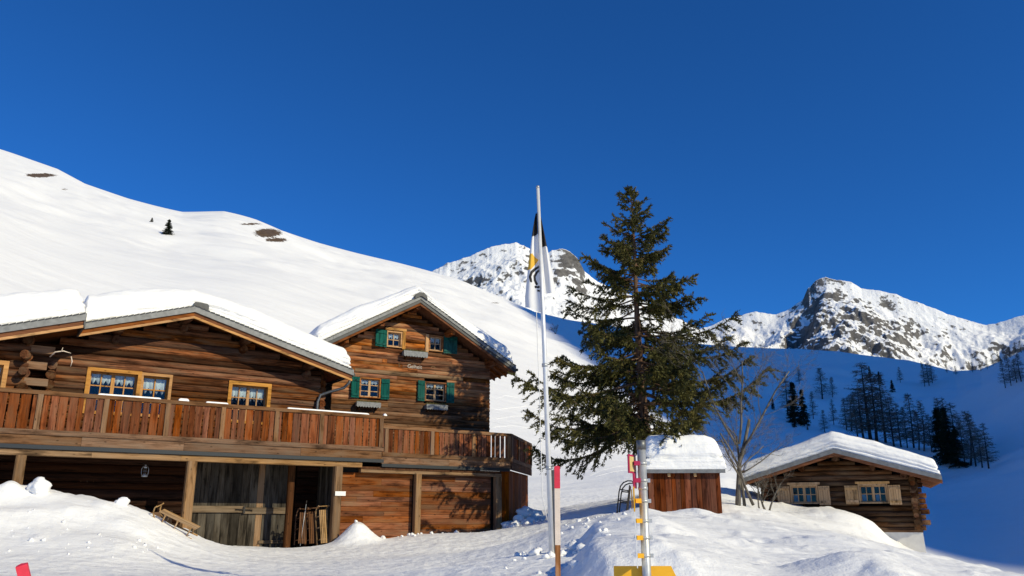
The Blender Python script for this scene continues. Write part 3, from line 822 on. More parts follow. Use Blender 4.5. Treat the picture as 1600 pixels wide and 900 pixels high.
# ------------------------------------------------------------------ the large chalet with the long balcony
def chalet():
    rt = empty('chalet', (-9.455, 25.0, 0), R(90 - 56.3))
    tag(rt, 'long dark timber chalet with full-width plank balcony and deep roof snow', 'chalet')
    ua, za, sL, sR = -.3, 8.30, .31, .278
    def zt(x):
        x = np.asarray(x, float)
        return za - np.where(x < ua, sL * (ua - x), sR * (x - ua))
    zs = lambda x: float(zt(x))
    def lim(z, m=.33): return (ua - (za - m - z) / sL, ua + (za - m - z) / sR)
    # --- upper front wall
    DW = 2.2
    wl = MB(); wl.box(-9.2, 4.5, DW + .75, DW + 6.8, .3, 5.9); wl.prism([(-4.5, 5.9), (4.5, 5.9), (4.5, zs(4.5) - .3), (ua, za - .3), (-4.5, zs(-4.5) - .3)], DW + .75, DW + 6.8)
    wall = wl.build('wall', M['interior'], rt)
    holesA = [(-3.08, -.56, 4.7, 6.16), (1.24, 2.70, 4.7, 6.12)]
    log_wall(wall, 'log', M['log'], -4.9, 4.62, DW, 3.58, 7.9, .235, holesA, lim, .075, 0, .12)
    # right side wall
    for k in range(13):
        log_piece('log', M['logy'], wall, DW - .1, DW + 7, 4.62, 3.58 + k * .235, .231, .07, .14, 'y')
    # --- wing wall, stepping forward on the left
    DG = .7
    log_wall(wall, 'log', M['log'], -9.2, -4.75, DG, 3.58, 6.75, .235, [(-7.2, -5.22, 4.6, 5.86)], lambda z: (-9.2 if z < 5.3 else ua - (za - .42 - z) / sL, 9), .075, 0, .12)
    for k in range(14):
        z = 3.58 + k * .235
        log_piece('log', M['logy'], wall, DG - .05, DW + .1, -4.75, z, .231, .07, .14, 'y')
        if 5 < k < 13:
            e = MB(); rr = .13 + random.uniform(-.02, .03)
            if k % 2 == 0:
                e.tube([(-4.86 + random.uniform(-.05, .05), DG + .1, z + .115), (-4.86 + random.uniform(-.05, .05), DG - .32 - random.uniform(0, .12), z + .115)], [rr, rr * .96], 9)
                e.build('log_end', M['logend'], wall)
            else:
                e.box(-4.8, -4.25 + random.uniform(-.12, .2), DG - .06, DG + .14, z + .01, z + .22); e.build('log_end', M['rail'], wall)
    for k in range(4):   # inner stack of log ends
        e = MB(); z = 5.1 + k * .235 * 2 * .62
        e.tube([(-4.12 + random.uniform(-.05, .05), DW - .1, z), (-4.12, DG + .55, z)], [.15, .14], 9); e.build('log_end', M['logend'], wall)
    # antler trophy fixed on the wing corner
    an = MB()
    an.tube([(-4.25, DG - .02, 6.1), (-4.15, DG - .2, 6.22), (-3.95, DG - .28, 6.26), (-3.75, DG - .25, 6.22)], [.022, .02, .016, .008], 6); an.tube([(-4.0, DG - .27, 6.25), (-3.98, DG - .3, 6.36)], [.014, .006], 5)
    an.tube([(-3.72, DG - .1, 6.15), (-3.68, DG - .15, 6.0), (-3.7, DG - .12, 5.85)], [.016, .014, .006], 6)
    an.build('antler', M['markerwhite'], rt)
    # --- windows
    window(rt, -2.98, -1.62, 4.78, 6.03, DW, M['pine'], M['pinev'], .11, 2, 2, 3, .035, .30, .1, .2)
    window(rt, -1.45, -.66, 4.78, 6.03, DW + .002, M['pine'], M['pinev'], .09, 1, 2, 3, .035, .45, .09, .2)
    window(rt, 1.36, 2.58, 4.78, 5.99, DW, M['pine'], M['pinev'], .12, 2, 2, 3, .032, .42, .1, .2)
    window(rt, -7.08, -5.34, 4.7, 5.74, DG, M['pine'], M['pinev'], .12, 2, 2, 2, .035, .34, .1, .2)
    # --- roof
    rf = MB(); th = .09
    rf.slab(-9.4, zs(-9.4) - .06, -3.57, zs(-3.57) - .06, th, -.28, 9.6)
    rf.slab(-3.57, zs(-3.57) - .06, ua, za - .06, th, 1.22, 9.6)
    rf.slab(ua, za - .06, 5.3, zs(5.3) - .06, th, 1.22, 9.6)
    roof = rf.build('roof', M['soffit'], rt)
    def verge(x0, x1, y):
        z0, z1 = zs(x0), zs(x1)
        f = MB(); f.slab(x0, z0, x1, z1, .2, y - .03, y + .02); f.build('fascia', M['fascia'], roof)
        f = MB(); f.slab(x0, z0 - .2, x1, z1 - .2, .15, y + .03, y + .07); f.build('barge_board', M['soffit'], roof)
        f = MB(); f.slab(x0, z0 - .335, x1, z1 - .335, .075, y + .0, y + .06); f.build('trim_strip', M['pine'], roof)
        tile_edge(x0, z0, x1, z1, y - .06, y + .12, roof, M['fasciadark'])
    verge(-9.4, -3.57, -.28); verge(-3.56, ua, 1.22); verge(ua, 5.3, 1.22)
    f = MB(); f.slab(-3.6, zs(-3.57) - .0, -3.555, zs(-3.57), .42, -.3, 1.25); f.build('fascia', M['fasciadark'], roof)   # step between the two verges
    f = MB(); f.slab(5.3, zs(5.3), 5.34, zs(5.3), .2, 1.2, 9.6); f.build('fascia', M['fascia'], roof)
    rc = MB(); rc.prism([(ua - .05, za + .02), (ua + .42, za - .11), (ua + .42, za + .06), (ua + .36, za + .115), (ua - .02, za + .13), (ua - .05, za + .10)], 1.16, 1.7); rc.build('ridge_cap', M['fasciadark'], roof)
    for px, rr in ((-2.42, .15), (-.42, .15), (1.58, .15), (3.88, .15)):
        p = MB(); z = zs(px) - .17 - rr
        p.tube([(px, DW + .4, z), (px, 1.5, z), (px, 1.3, z)], [rr, rr, rr * .92], 10); p.build('purlin', M['logend'], roof)
        p = MB(); p.tube([(px, DW + .3, z - .28), (px, DW - .35, z - .26)], [rr * .95, rr * .8], 9); p.build('purlin', M['logend'], roof)
    p = MB(); p.tube([(-4.86, DG + .3, 6.72), (-4.86, DG - .45, 6.72)], [.16, .15], 10); p.build('purlin', M['logend'], roof)
    snow_slab('roof_snow', roof, -9.5, -3.62, -.22, 9.5, lambda x: zt(x) + .03, 1.0, .9, None, 110, 130, .03, .07, 2.0, rx=.34, tf=lambda X: np.interp(X, [-9.5, -5.5, -4.2, -3.6], [1.0, 1.05, 1.0, .86]))
    snow_slab('roof_snow', roof, -3.5, 5.26, 1.3, 9.5, lambda x: zt(x) + .03 - .14 * np.exp(-((x - ua) / .8) ** 2), .88, .95, None, 160, 130, .02, .10, 7.0, rx=.14, tf=lambda X: np.interp(X, np.linspace(-3.5, 5.3, 60), _soft(np.interp(np.linspace(-3.5, 5.3, 60), [-3.5, -1.5, 0, 2, 5.3], [1.16, 1.12, .98, 1.0, 1.0]), 1.2)))
    # eave gutter and downpipe
    g = MB(); g.tube([(5.36, 1.25, zs(5.3) - .17), (5.36, 9.4, zs(5.3) - .19)], .065, 8); g.build('eave_gutter', M['gutter'], roof)
    d = MB(); d.tube([(5.34, 1.45, 6.5), (5.3, 1.5, 6.3), (5.15, 1.6, 6.12), (4.75, 1.9, 5.98), (4.45, 2.0, 5.86), (4.36, 2.02, 5.6), (4.36, 2.02, 3.6)], .055, 8); d.build('downpipe', M['darksteel'], rt)
    # --- balcony
    dk = MB(); dk.box(-9.2, 6.05, .03, 2.15, 3.47, 3.58); dk.prism([(6.05, 3.44), (11.3, 3.44), (11.3, 3.54), (6.05, 3.54)], .18, 3.0)
    deck = dk.build('balcony_floor', M['beam'], rt)
    def rail_run(x0, x1, y, top, pb, posts, wmin, wmax, gap):
        tr = MB(); tr.box(x0, x1, y - .07, y + .07, top - .11, top); t = tr.build('top_rail', M['rail'], rt)
        br = MB(); br.box(x0, x1, y - .065, y + .05, pb - .14, pb); br.build('bottom_rail', M['rail'], rt)
        x = x0 + .02
        while x < x1 - .08:
            w = random.uniform(wmin, wmax)
            if x + w > x1: w = x1 - x
            plank('slat', M['slat'], t, x, x + w, y - .03 + random.uniform(-.006, .006), y - .006, pb - .02, top - .1, .005)
            x += w + random.choice([gap, gap * .6, gap * 1.3])
        for q in posts:
            plank('rail_post', M['railv'], t, q - .07, q + .07, y - .075, y - .035, pb - .01, top - .105, .008)
    rail_run(-9.2, 6.05, 0, 5.02, 3.95, (-8.6, -6.5, -4.37, -2.70, -1.02, .60, 2.29, 3.79, 5.93), .13, .27, .035)
    rail_run(6.06, 11.36, .12, 4.71, 3.79, (6.2, 7.99, 9.72, 11.28), .13, .2, .04)
    x = -9.2
    for L in (3.4, 2.6, 2.75, 3.6, 2.85):
        plank('fascia_board', M['rail'], deck, x, x + L - .006, -.03, .02, 3.54, 3.82, .006); x += L
    for a, c in ((6.06, 8.7), (8.706, 11.36)): plank('fascia_board', M['rail'], deck, a, c, .09, .14, 3.40, 3.66, .006)
    for a, c, y, z in ((-9.2, 6.05, -.05, 3.475), (6.05, 11.3, .08, 3.345)):
        g = MB(); g.prism([(a, z - .05), (c, z - .05), (c, z + .06), (a, z + .06)], y - .05, y + .06); g.build('floor_gutter', M['gutter'], deck)
    bx = -9.2
    for L in (6.3, 2.4, 5.8):
        plank('floor_beam', M['beam'], deck, bx, bx + L - .004, -.04, .2, 3.245, 3.42, .012); bx += L
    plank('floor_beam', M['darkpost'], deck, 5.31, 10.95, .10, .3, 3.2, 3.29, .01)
    plank('floor_beam', M['beam'], deck, 5.32, 10.95, .09, .3, 3.09, 3.195, .01)
    # angled end of the balcony
    en = empty('balcony_end', (11.36, .12, 0), R(45)); en.parent = rt
    en_r = MB(); en_r.box(0, 4.4, -.07, .07, 4.60, 4.71); er = en_r.build('top_rail', M['rail'], en)
    en_b = MB(); en_b.box(0, 4.4, -.06, .05, 3.65, 3.79); en_b.build('bottom_rail', M['rail'], en)
    x = .03
    while x < 4.3:
        w = random.uniform(.14, .2); plank('slat', M['slat'], er, x, x + w, -.03, -.006, 3.77, 4.61, .005); x += w + .04
    for q in (.1, 1.5, 2.9, 4.3): plank('rail_post', M['railv'], er, q - .08, q + .08, -.085, -.035, 3.78, 4.6, .008)
    plank('fascia_board', M['darkpost'], er, 0, 4.45, -.05, .0, 3.36, 3.64, .006)
    x = .05
    while x < 4.2:
        w = random.uniform(.16, .24); plank('wall_board', M['garagev'], er, x, x + w - .008, .1, .14, .7, 3.36, .006); x += w
    # --- garage fronts under the right half of the balcony
    gw = MB(); gw.box(4.62, 11.2, .44, 2.6, .3, 3.3); gwall = gw.build('garage_wall', M['interior'], rt)
    for a, c in ((4.60, 7.40), (7.60, 10.66)):
        z = .62
        while z < 3.06:
            h = random.choice([.19, .21, .23, .16]); h = min(h, 3.1 - z)
            e = [a] + ([a + (c - a) * random.uniform(.25, .75)] if random.random() < .55 else []) + [c]
            for i in range(len(e) - 1):
                plank('board', M['garage'], gwall, e[i], e[i + 1] - .004, .36 + random.uniform(-.006, .006), .43, z + .003, z + h - .003, .008)
            z += h
    for px, w in ((7.50, .22), (10.83, .26)): plank('post', M['post'], rt, px - w / 2, px + w / 2, .06, .27, .4, 3.1, .018)
    x = 10.97
    for w in (.2, .2): plank('wall_board', M['garagev'], gwall, x, x + w - .006, .2, .25, .6, 3.3, .006); x += w
    # --- posts and barn front under the left half
    for px, w, m, y in ((-.17, .27, 'post', 0), (4.46, .27, 'post', .0), (3.22, .2, 'darkpost', .9), (-4.6, .25, 'post', .05)):
        plank('post', M[m], rt, px - w / 2, px + w / 2, y - w / 2, y + w / 2, .2, 3.25 if y < .5 else 3.47, .035)
    DL = 1.9
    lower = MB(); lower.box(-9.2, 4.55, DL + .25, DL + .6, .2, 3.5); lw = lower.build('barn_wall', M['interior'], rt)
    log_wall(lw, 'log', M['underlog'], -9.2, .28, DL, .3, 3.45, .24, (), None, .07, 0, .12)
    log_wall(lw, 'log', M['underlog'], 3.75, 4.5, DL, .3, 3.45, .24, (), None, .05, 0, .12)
    # big double door of grey upright boards with one middle rail
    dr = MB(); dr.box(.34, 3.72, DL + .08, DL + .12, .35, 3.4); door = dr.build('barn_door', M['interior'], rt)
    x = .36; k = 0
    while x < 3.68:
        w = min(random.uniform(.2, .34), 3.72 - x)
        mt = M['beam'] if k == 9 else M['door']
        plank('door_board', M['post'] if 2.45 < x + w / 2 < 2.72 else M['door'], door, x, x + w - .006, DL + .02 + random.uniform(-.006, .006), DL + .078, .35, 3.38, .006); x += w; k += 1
    plank('door_rail', M['doorx'], door, .38, 2.02, DL - .05, DL + .012, 1.78, 1.99, .01); plank('door_rail', M['doorx'], door, 2.03, 3.66, DL - .05, DL + .012, 1.74, 1.95, .01)
    plank('door_rail', M['doorx'], door, 2.6, 3.66, DL - .04, DL + .012, .8, .9, .01)
    l = MB(); l.tube([(1.75, DL - .08, 1.88), (2.05, DL - .08, 1.88), (2.3, DL - .08, 1.86)], .018, 6); l.box(2.0, 2.06, DL - .1, DL - .05, 1.76, 1.98); l.build('door_latch', M['iron'], door)
    # partition beside the sledges
    for i in range(7): plank('partition_board', M['door'], lw, 4.5, 4.55, .2 + i * .25, .44 + i * .25, .3, 3.4, .005)
    # snow left along the top rail
    for a, c, z, y in ((-2.95, -1.25, 5.02, 0), (-.75, -.45, 5.02, 0), (.05, .72, 5.02, 0), (2.6, 5.45, 5.02, 0), (6.0, 6.12, 5.02, 0)):
        snow_slab('rail_snow', rt, a, c, y - .075, y + .075, lambda x, z=z: x * 0 + z, .045 if c - a > .3 else .08, .05, None, 60, 10, .004, .01, a, rx=.08)
    return rt
CH = chalet()

# ------------------------------------------------------------------ the upper house with green shutters
M['fadedwhite'] = plain('faded_white_lettering', (.5, .47, .42), .9, 0, .3, 40)
def green_house():
    rt = empty('timber_house', (-3.70, 32.44, 0), R(90 - 62))
    tag(rt, 'tall weathered timber house with green shutters and steep snowy gable', 'house')
    ua, za, s = -.42, 10.14, .575
    zt = lambda x: za - s * np.abs(np.asarray(x, float) - ua)
    zs = lambda x: float(zt(x))
    lim = lambda z: (ua - (za - .40 - z) / s, ua + (za - .40 - z) / s)
    wl = MB(); wl.box(-3.4, 3.0, .55, 6.4, 1.2, 7.4); wl.prism([(-3.4, 7.4), (3.0, 7.4), (3.0, zs(3.0) - .35), (ua, za - .35), (-3.4, zs(-3.4) - .35)], .55, 6.4)
    wall = wl.build('wall', M['interior'], rt)
    W = [(-2.52, -1.60, 6.04, 6.90), (.19, 1.18, 6.08, 6.94), (-1.52, -.70, 8.12, 8.86), (.22, 1.0, 8.12, 8.88)]
    log_wall(wall, 'hewn_board', M['hewngrey'], -3.55, 3.12, 0, 3.6, 6.0, .15, W, None, .026, 2.6, .2, .16)
    log_wall(wall, 'hewn_board', M['hewn'], -3.55, 3.12, 0, 6.02, 7.05, .148, W, None, .026, 2.6, .2, .16)
    log_wall(wall, 'pale_hewn_board', M['hewnpale'], -2.7, 1.9, 0, 7.05, 7.21, .16, (), None, .03, 0, 0, .16)
    log_wall(wall, 'hewn_board', M['hewn'], -3.55, -2.7, 0, 7.05, 7.21, .16, (), None, .026, 0, 0, .16)
    log_wall(wall, 'hewn_board', M['hewn'], 1.9, 3.12, 0, 7.05, 7.21, .16, (), None, .026, 0, 0, .16)
    log_wall(wall, 'hewn_board', M['hewn'], -3.55, 3.12, 0, 7.21, 9.8, .148, W, lim, .026, 2.6, .2, .16)
    for k in range(28):
        log_piece('hewn_board', M['hewny'], wall, .0, 6.4, 3.12, 3.6 + k * .148, .145, .03, .14, 'y')
    # windows
    window(rt, -2.44, -1.68, 6.12, 6.82, 0, M['hewn'], M['palepine'], .05, 2, 1, 3, .03, .30, .04, .13)
    window(rt, .27, 1.10, 6.16, 6.86, 0, M['hewn'], M['palepine'], .05, 2, 1, 3, .03, .30, .04, .13)
    window(rt, -1.43, -.88, 8.2, 8.76, 0, M['pine'], M['palepine'], .055, 1, 2, 2, .035, .46, .05, .13)
    window(rt, .38, .91, 8.2, 8.78, 0, M['hewn'], M['palepine'], .055, 1, 2, 2, .035, .46, .05, .13)
    plank('window_trim', M['pinev'], rt, -.82, -.68, -.07, .0, 8.12, 8.84, .008); plank('window_trim', M['pinev'], rt, .18, .32, -.07, 0, 8.1, 8.84, .008)
    plank('window_trim', M['pine'], rt, -1.55, -.66, -.075, 0, 8.845, 8.95, .008)
    shutter(rt, -2.86, -2.5, 6.05, 6.86, -.03, M['green'], 'r', R(14)); shutter(rt, -1.62, -1.28, 6.06, 6.86, -.03, M['green'], 'l', R(-8))
    shutter(rt, -.12, .21, 6.10, 6.92, -.03, M['green'], 'r', R(10)); shutter(rt, 1.16, 1.49, 6.10, 6.93, -.03, M['green'], 'l', R(-8))
    shutter(rt, -2.02, -1.48, 8.12, 8.80, -.05, M['green'], 'r', R(16)); shutter(rt, .97, 1.56, 8.12, 8.84, -.05, M['green'], 'l', R(-6))
    # planters with dry plants and a scalloped front
    for a, c, z0, z1 in ((-.82, .18, 7.82, 8.02), (-2.64, -1.70, 5.70, 5.87), (.21, 1.10, 5.77, 5.95)):
        b = MB(); b.box(a, c, -.30, -.06, z0 + .02, z1)
        pb = b.build('planter', M['greybox'], rt)
        n = 9; f = MB()
        poly = [(a - .01, z1 + .01)]
        for i in range(n * 2 + 1):
            poly.append((a - .01 + (c - a + .02) * i / (n * 2), z0 - .02 + (.03 if i % 2 == 0 else -.01)))
        poly.append((c + .01, z1 + .01))
        f.prism(poly, -.325, -.303); f.build('planter_front', M['greybox'], pb)
        br = MB(); br.box(a + .1, a + .14, -.2, 0, z0 - .1, z0 + .02); br.box(c - .14, c - .1, -.2, 0, z0 - .1, z0 + .02); br.build('bracket', M['darkpost'], pb)
        V = []; Fc = []
        for i in range(260):
            x = random.uniform(a + .02, c - .02); y = random.uniform(-.29, -.08); z = z1
            h = random.uniform(.03, .12); dx, dy = random.uniform(-.07, .07), random.uniform(-.08, .04); w = random.uniform(.006, .016)
            q = len(V); V += [(x - w, y, z), (x + w, y, z), (x + dx, y + dy, z + h)]; Fc.append((q, q + 1, q + 2))
        obj('dry_plants', mesh_np('dry_plants', V, Fc), M['dryplant'], pb)
    # painted inscription
    def text(body, x, z, size, mat):
        cu = bpy.data.curves.new('inscription', 'FONT'); cu.body = body; cu.size = size; cu.extrude = .002
        o = bpy.data.objects.new('inscription', cu); cu.materials.append(mat); o.location = (x, -.034, z); o.rotation_euler = (R(90), 0, 0)
        link(o, rt)
        dg = bpy.context.evaluated_depsgraph_get(); me = bpy.data.meshes.new_from_object(o.evaluated_get(dg))
        n = obj('inscription', me, mat, rt, o.location, o.rotation_euler)
        bpy.data.objects.remove(o)
        return n
    text('Gelheit', -.56, 7.39, .21, M['fadedwhite']); text('S', -.95, 7.41, .2, M['hewnpale']); text('Ch.', .45, 7.41, .2, M['hewnpale'])
    # roof
    rf = MB(); rf.slab(-4.45, zs(-4.45) - .07, ua, za - .07, .09, -.88, 7.2); rf.slab(ua, za - .07, 3.9, zs(3.9) - .07, .09, -.88, 7.2)
    roof = rf.build('roof', M['soffit'], rt)
    for x0, x1 in ((-4.45, ua), (ua, 3.9)):
        z0, z1 = zs(x0), zs(x1)
        n = 7
        for i in range(n):
            a, c = i / n, (i + 1) / n - .002
            f = MB(); f.slab(x0 + (x1 - x0) * a, z0 + (z1 - z0) * a + .02, x0 + (x1 - x0) * c, z0 + (z1 - z0) * c + .02, .13, -.93 - .008 * (i % 2), -.87); f.build('fascia', M['fascia'], roof)
        f = MB(); f.slab(x0, z0 - .112, x1, z1 - .112, .13, -.90, -.86); f.build('fascia', M['fasciadark'], roof)
        f = MB(); f.slab(x0, z0 - .245, x1, z1 - .245, .10, -.87, -.80); f.build('barge_board', M['soffit'], roof)
        tile_edge(x0, z0 + .03, x1, z1 + .03, -.96, -.8, roof, M['fasciadark'])
    rc = MB(); rc.prism([(ua - .26, za - .13), (ua - .04, za - .005), (ua + .04, za - .005), (ua + .26, za - .13), (ua + .24, za + .03), (ua + .1, za + .16), (ua - .1, za + .16), (ua - .24, za + .03)], -.99, -.6); rc.build('ridge_cap', M['fasciadark'], roof)
    for px in (-3.3, -1.9, ua, 1.1, 3.0):
        p = MB(); z = zs(px) - .36; p.box(px - .09, px + .09, -.72, .4, z - .12, z + .12); p.build('purlin', M['hewny'], roof)
    for k in range(14):   # rafter tails under the right eave
        y = -.6 + k * .55; p = MB(); p.slab(2.9, zs(2.9) - .165, 3.92, zs(3.92) - .165, .11, y, y + .1); p.build('rafter', M['soffit'], roof)
    snow_slab('roof_snow', roof, -4.5, 3.86, -.78, 7.1, lambda x: zt(x) + .05 + .02 * np.exp(-((x - ua) / .6) ** 2), .76, .6, None, 160, 130, .03, .12, 4.0, rx=.3, tf=lambda X: np.interp(X, [-4.5, -3, ua, 1.2, 3.9], [.9, 1.05, .75, .72, 1.15]))
    g = MB(); g.tube([(3.98, -.85, zs(3.9) - .1), (3.98, 7.1, zs(3.9) - .12)], .06, 8); g.build('eave_gutter', M['gutter'], roof)
    return rt
green_house()

# ------------------------------------------------------------------ low log cabin on the right
def cabin():
    rt = empty('log_cabin', (11.62, 30.0, 0), R(90 - 113))
    tag(rt, 'low log cabin with pale pine shutters on a white plinth', 'cabin')
    ua, za, s = .07, 3.94, .302
    zt = lambda x: za - s * np.abs(np.asarray(x, float) - ua)
    zs = lambda x: float(zt(x))
    pl = MB(); pl.prism([(-2.5, -.8), (2.68, -.8), (2.6, 1.14), (-2.5, 1.14)], -.02, 5.2); pl.build('plinth', M['plaster'], rt)
    wl = MB(); wl.box(-2.4, 2.45, .5, 5.1, 1.14, 3.0); wl.prism([(-2.4, 3.0), (2.45, 3.0), (2.45, zs(2.45) - .25), (ua, za - .25), (-2.4, zs(-2.4) - .25)], .5, 5.1)
    wall = wl.build('wall', M['interior'], rt)
    holes = [(-1.62, -.60, 2.06, 2.80), (.68, 1.70, 2.06, 2.80)]
    z = 1.14; k = 0
    log_wall(wall, 'log', M['cabinlog'], -2.62, 2.62, 0, 1.14, 3.7, .178, holes, lambda zz: (ua - (za - .26 - zz) / s, ua + (za - .26 - zz) / s), .07, 0, .12)
    for k in range(10):
        log_piece('log', M['cabinlogy'], wall, -.28 if k % 2 else -.12, 5.1, 2.5, 1.2 + k * .178, .174, .07, .14, 'y')
        e = MB(); z = 1.2 + k * .178 + .087; q = random.uniform(2.72, 2.95)
        e.tube([(2.5, .05, z), (q, .05, z)], [.088, .082], 8); e.build('log_end', M['logend'], wall)
        e = MB(); x = 2.46 + random.uniform(-.02, .02); e.tube([(x, .1, z + .06), (x, -.2 - random.uniform(0, .1), z + .06)], [.092, .085], 8); e.build('log_end', M['logend'], wall)
        e = MB(); x = -2.42 + random.uniform(-.02, .02); e.tube([(x, .1, z + .06), (x, -.2 - random.uniform(0, .1), z + .06)], [.092, .085], 8); e.build('log_end', M['logend'], wall)
    for a, c in ((-1.54, -.68), (.76, 1.62)):
        window(rt, a, c, 2.14, 2.72, 0, M['palepine'], M['palepine'], .05, 2, 2, 2, .03, 0, .09, .14)
        plank('lintel', M['palepine'], rt, a - .13, c + .13, -.13, .0, 2.775, 2.86, .01)
        cu = MB(); cu.box(a + .05, a + .2, .13, .14, 2.16, 2.44); cu.box(a + .5, a + .64, .13, .14, 2.16, 2.44); cu.build('curtain', M['bluecurtain'], rt)
        shutter(rt, a - .50, a - .06, 2.08, 2.72, -.10, M['palepine'], 'r', R(4), 5); shutter(rt, c + .06, c + .45, 2.06, 2.72, -.10, M['palepine'], 'l', R(-3), 5)
    rf = MB(); rf.slab(-3.16, zs(-3.16) - .05, ua, za - .05, .07, -.98, 5.9); rf.slab(ua, za - .05, 3.34, zs(3.34) - .05, .07, -.98, 5.9)
    roof = rf.build('roof', M['soffit'], rt)
    for x0, x1 in ((-3.16, ua), (ua, 3.34)):
        z0, z1 = zs(x0), zs(x1)
        f = MB(); f.slab(x0, z0 + .02, x1, z1 + .02, .15, -1.03, -.98); f.build('fascia', M['fascia'], roof)
        f = MB(); f.slab(x0, z0 - .125, x1, z1 - .125, .12, -.99, -.94); f.build('barge_board', M['soffit'], roof)
    for px in (-2.2, ua, 2.2, -1.1, 1.25):
        p = MB(); zz = zs(px) - .27; p.tube([(px, .4, zz), (px, -.7, zz)], .1, 9); p.build('purlin', M['logend'], roof)
    for k in range(16):
        y = -.8 + k * .4; p = MB(); p.slab(2.6, zs(2.6) - .12, 3.36, zs(3.36) - .12, .06, y, y + .16); p.build('rafter', M['soffit'], roof)
    p = MB(); p.box(-3.32, -2.9, -.9, -.82, 3.2, 3.28); p.build('snow_guard', M['post'], roof)
    snow_slab('roof_snow', roof, -3.12, 3.3, -.93, 5.8, lambda x: zt(x) + .03, .64, .42, None, 130, 110, .02, .05, 9.0, rx=.2, tf=lambda X: np.interp(X, [-3.1, -2, 0, 1.5, 3.3], [.85, .95, 1.0, 1.0, .82]))
    snow_slab('ledge_snow', rt, -2.9, 1.02, -2.1, -.12, lambda x: x * 0 + .95, .62, .4, None, 90, 50, .02, .05, 15.0, rx=.25, tf=lambda X: np.interp(X, [-2.9, -2.0, -1.2, 1.0], [1.35, 1.3, 1.05, 1.0]))
    return rt
M['bluecurtain'] = plain('blue_curtain', (.10, .22, .42), .9, 0, .1, 30)
cabin()

# ------------------------------------------------------------------ small plank shed under a block of snow
def shed():
    rt = empty('wooden_shed', (5.117, 25.0, 0), R(90 - 93))
    tag(rt, 'small red-brown plank shed under a tall block of snow', 'shed')
    b = MB(); b.box(-1.0, 1.06, .05, 1.7, 1.0, 2.93); wall = b.build('wall', M['interior'], rt)
    x = -1.04
    while x < 1.08:
        w = min(random.uniform(.11, .19), 1.10 - x)
        if w < .04: break
        plank('board', M['shed'], wall, x, x + w - .007, -.03 + random.uniform(-.008, .008), .045, 1.2 + random.uniform(-.03, .03), 2.92, .006); x += w
    y = .05
    while y < 1.7:
        for xx in (-1.045, 1.065):
            plank('board', M['shed'], wall, xx - .02, xx + .02, y, y + .17, 1.2, 2.92, .006)
        y += .178
    r = MB(); r.box(-1.14, 1.22, -.16, 1.9, 2.93, 3.0); roof = r.build('roof', M['soffit'], rt)
    f = MB(); f.box(-1.15, 1.23, -.2, -.163, 2.90, 3.01); f.build('fascia', M['fascia'], roof)
    for q in (-.42, .35): plank('bracket', M['palepine'], roof, q - .04, q + .04, -.12, -.035, 2.8, 2.895, .006)
    snow_slab('roof_snow', roof, -1.16, 1.24, -.2, 1.9, lambda x: x * 0 + 3.012, 1.04, .34, None, 70, 60, .02, .05, 12.0, rx=.34, tf=lambda X: np.interp(X, [-1.2, -.9, .7, 1.25], [.93, 1.0, 1.0, .86]))
    return rt
shed()

# ------------------------------------------------------------------ trees
def foliage_mat(name, c0, c1, c2, scale=1.2):
    m, t, p = nodes(name)
    geo = N(t, 'NewGeometry'); oi = N(t, 'ObjectInfo')
    n = N(t, 'TexNoise', Scale=scale, Detail=4.0); t.links.new(geo.outputs['Position'], n.inputs['Vector'])
    wn = N(t, 'TexWhiteNoise', noise_dimensions='3D')
    sn = N(t, 'VectorMath', operation='SNAP'); sn.inputs[1].default_value = (.12, .12, .12); t.links.new(geo.outputs['Position'], sn.inputs[0]); t.links.new(sn.outputs[0], wn.inputs['Vector'])
    r = ramp(t, n.outputs[0], [(.3, c0), (.55, c1), (.75, c2)])
    hs = N(t, 'HueSaturation'); mr = N(t, 'MapRange'); mr.inputs['To Min'].default_value = .6; mr.inputs['To Max'].default_value = 1.5
    t.links.new(wn.outputs[0], mr.inputs['Value']); t.links.new(mr.outputs[0], hs.inputs['Value']); t.links.new(r.outputs[0], hs.inputs['Color'])
    t.links.new(hs.outputs[0], p.inputs['Base Color'])
    p.inputs['Roughness'].default_value = .7; p.inputs['Specular IOR Level'].default_value = .2
    return m
M['needles'] = foliage_mat('spruce_needles', (.03, .033, .009), (.082, .076, .018), (.14, .113, .03), .9)
M['farneedles'] = foliage_mat('dark_spruce_needles', (.010, .016, .007), (.02, .028, .011), (.032, .04, .016), .4)
M['larchtwig'] = foliage_mat('larch_twigs', (.11, .08, .058), (.17, .13, .095), (.24, .19, .14), .4)
M['bark'] = wood('spruce_bark', (.05, .035, .026), (.20, .13, .09), 2, (.2, .17, .14), .3, .1, grain=18)
M['greybark'] = wood('grey_bark', (.075, .068, .058), (.22, .20, .17), 2, None, 0, .1, grain=22, tone_s=.97)

def tri_mesh(name, P):
    """(n,3,3) triangles -> mesh"""
    P = np.asarray(P, np.float32); n = len(P)
    return mesh_quads(name, P.reshape(-1, 3), np.arange(n * 3, dtype=np.int32).reshape(-1, 3), False)

def needle_tris(pts, dirs, length, width, rng):
    """small pointed sprays scattered round a set of points"""
    n = len(pts)
    d = dirs + rng.normal(0, .55, (n, 3)); d /= np.linalg.norm(d, axis=1, keepdims=True) + 1e-9
    s = np.cross(d, rng.normal(0, 1, (n, 3))); s /= np.linalg.norm(s, axis=1, keepdims=True) + 1e-9
    L = length * rng.uniform(.6, 1.3, (n, 1)); w = width * rng.uniform(.6, 1.3, (n, 1))
    return np.stack([pts - s * w, pts + s * w, pts + d * L], 1)

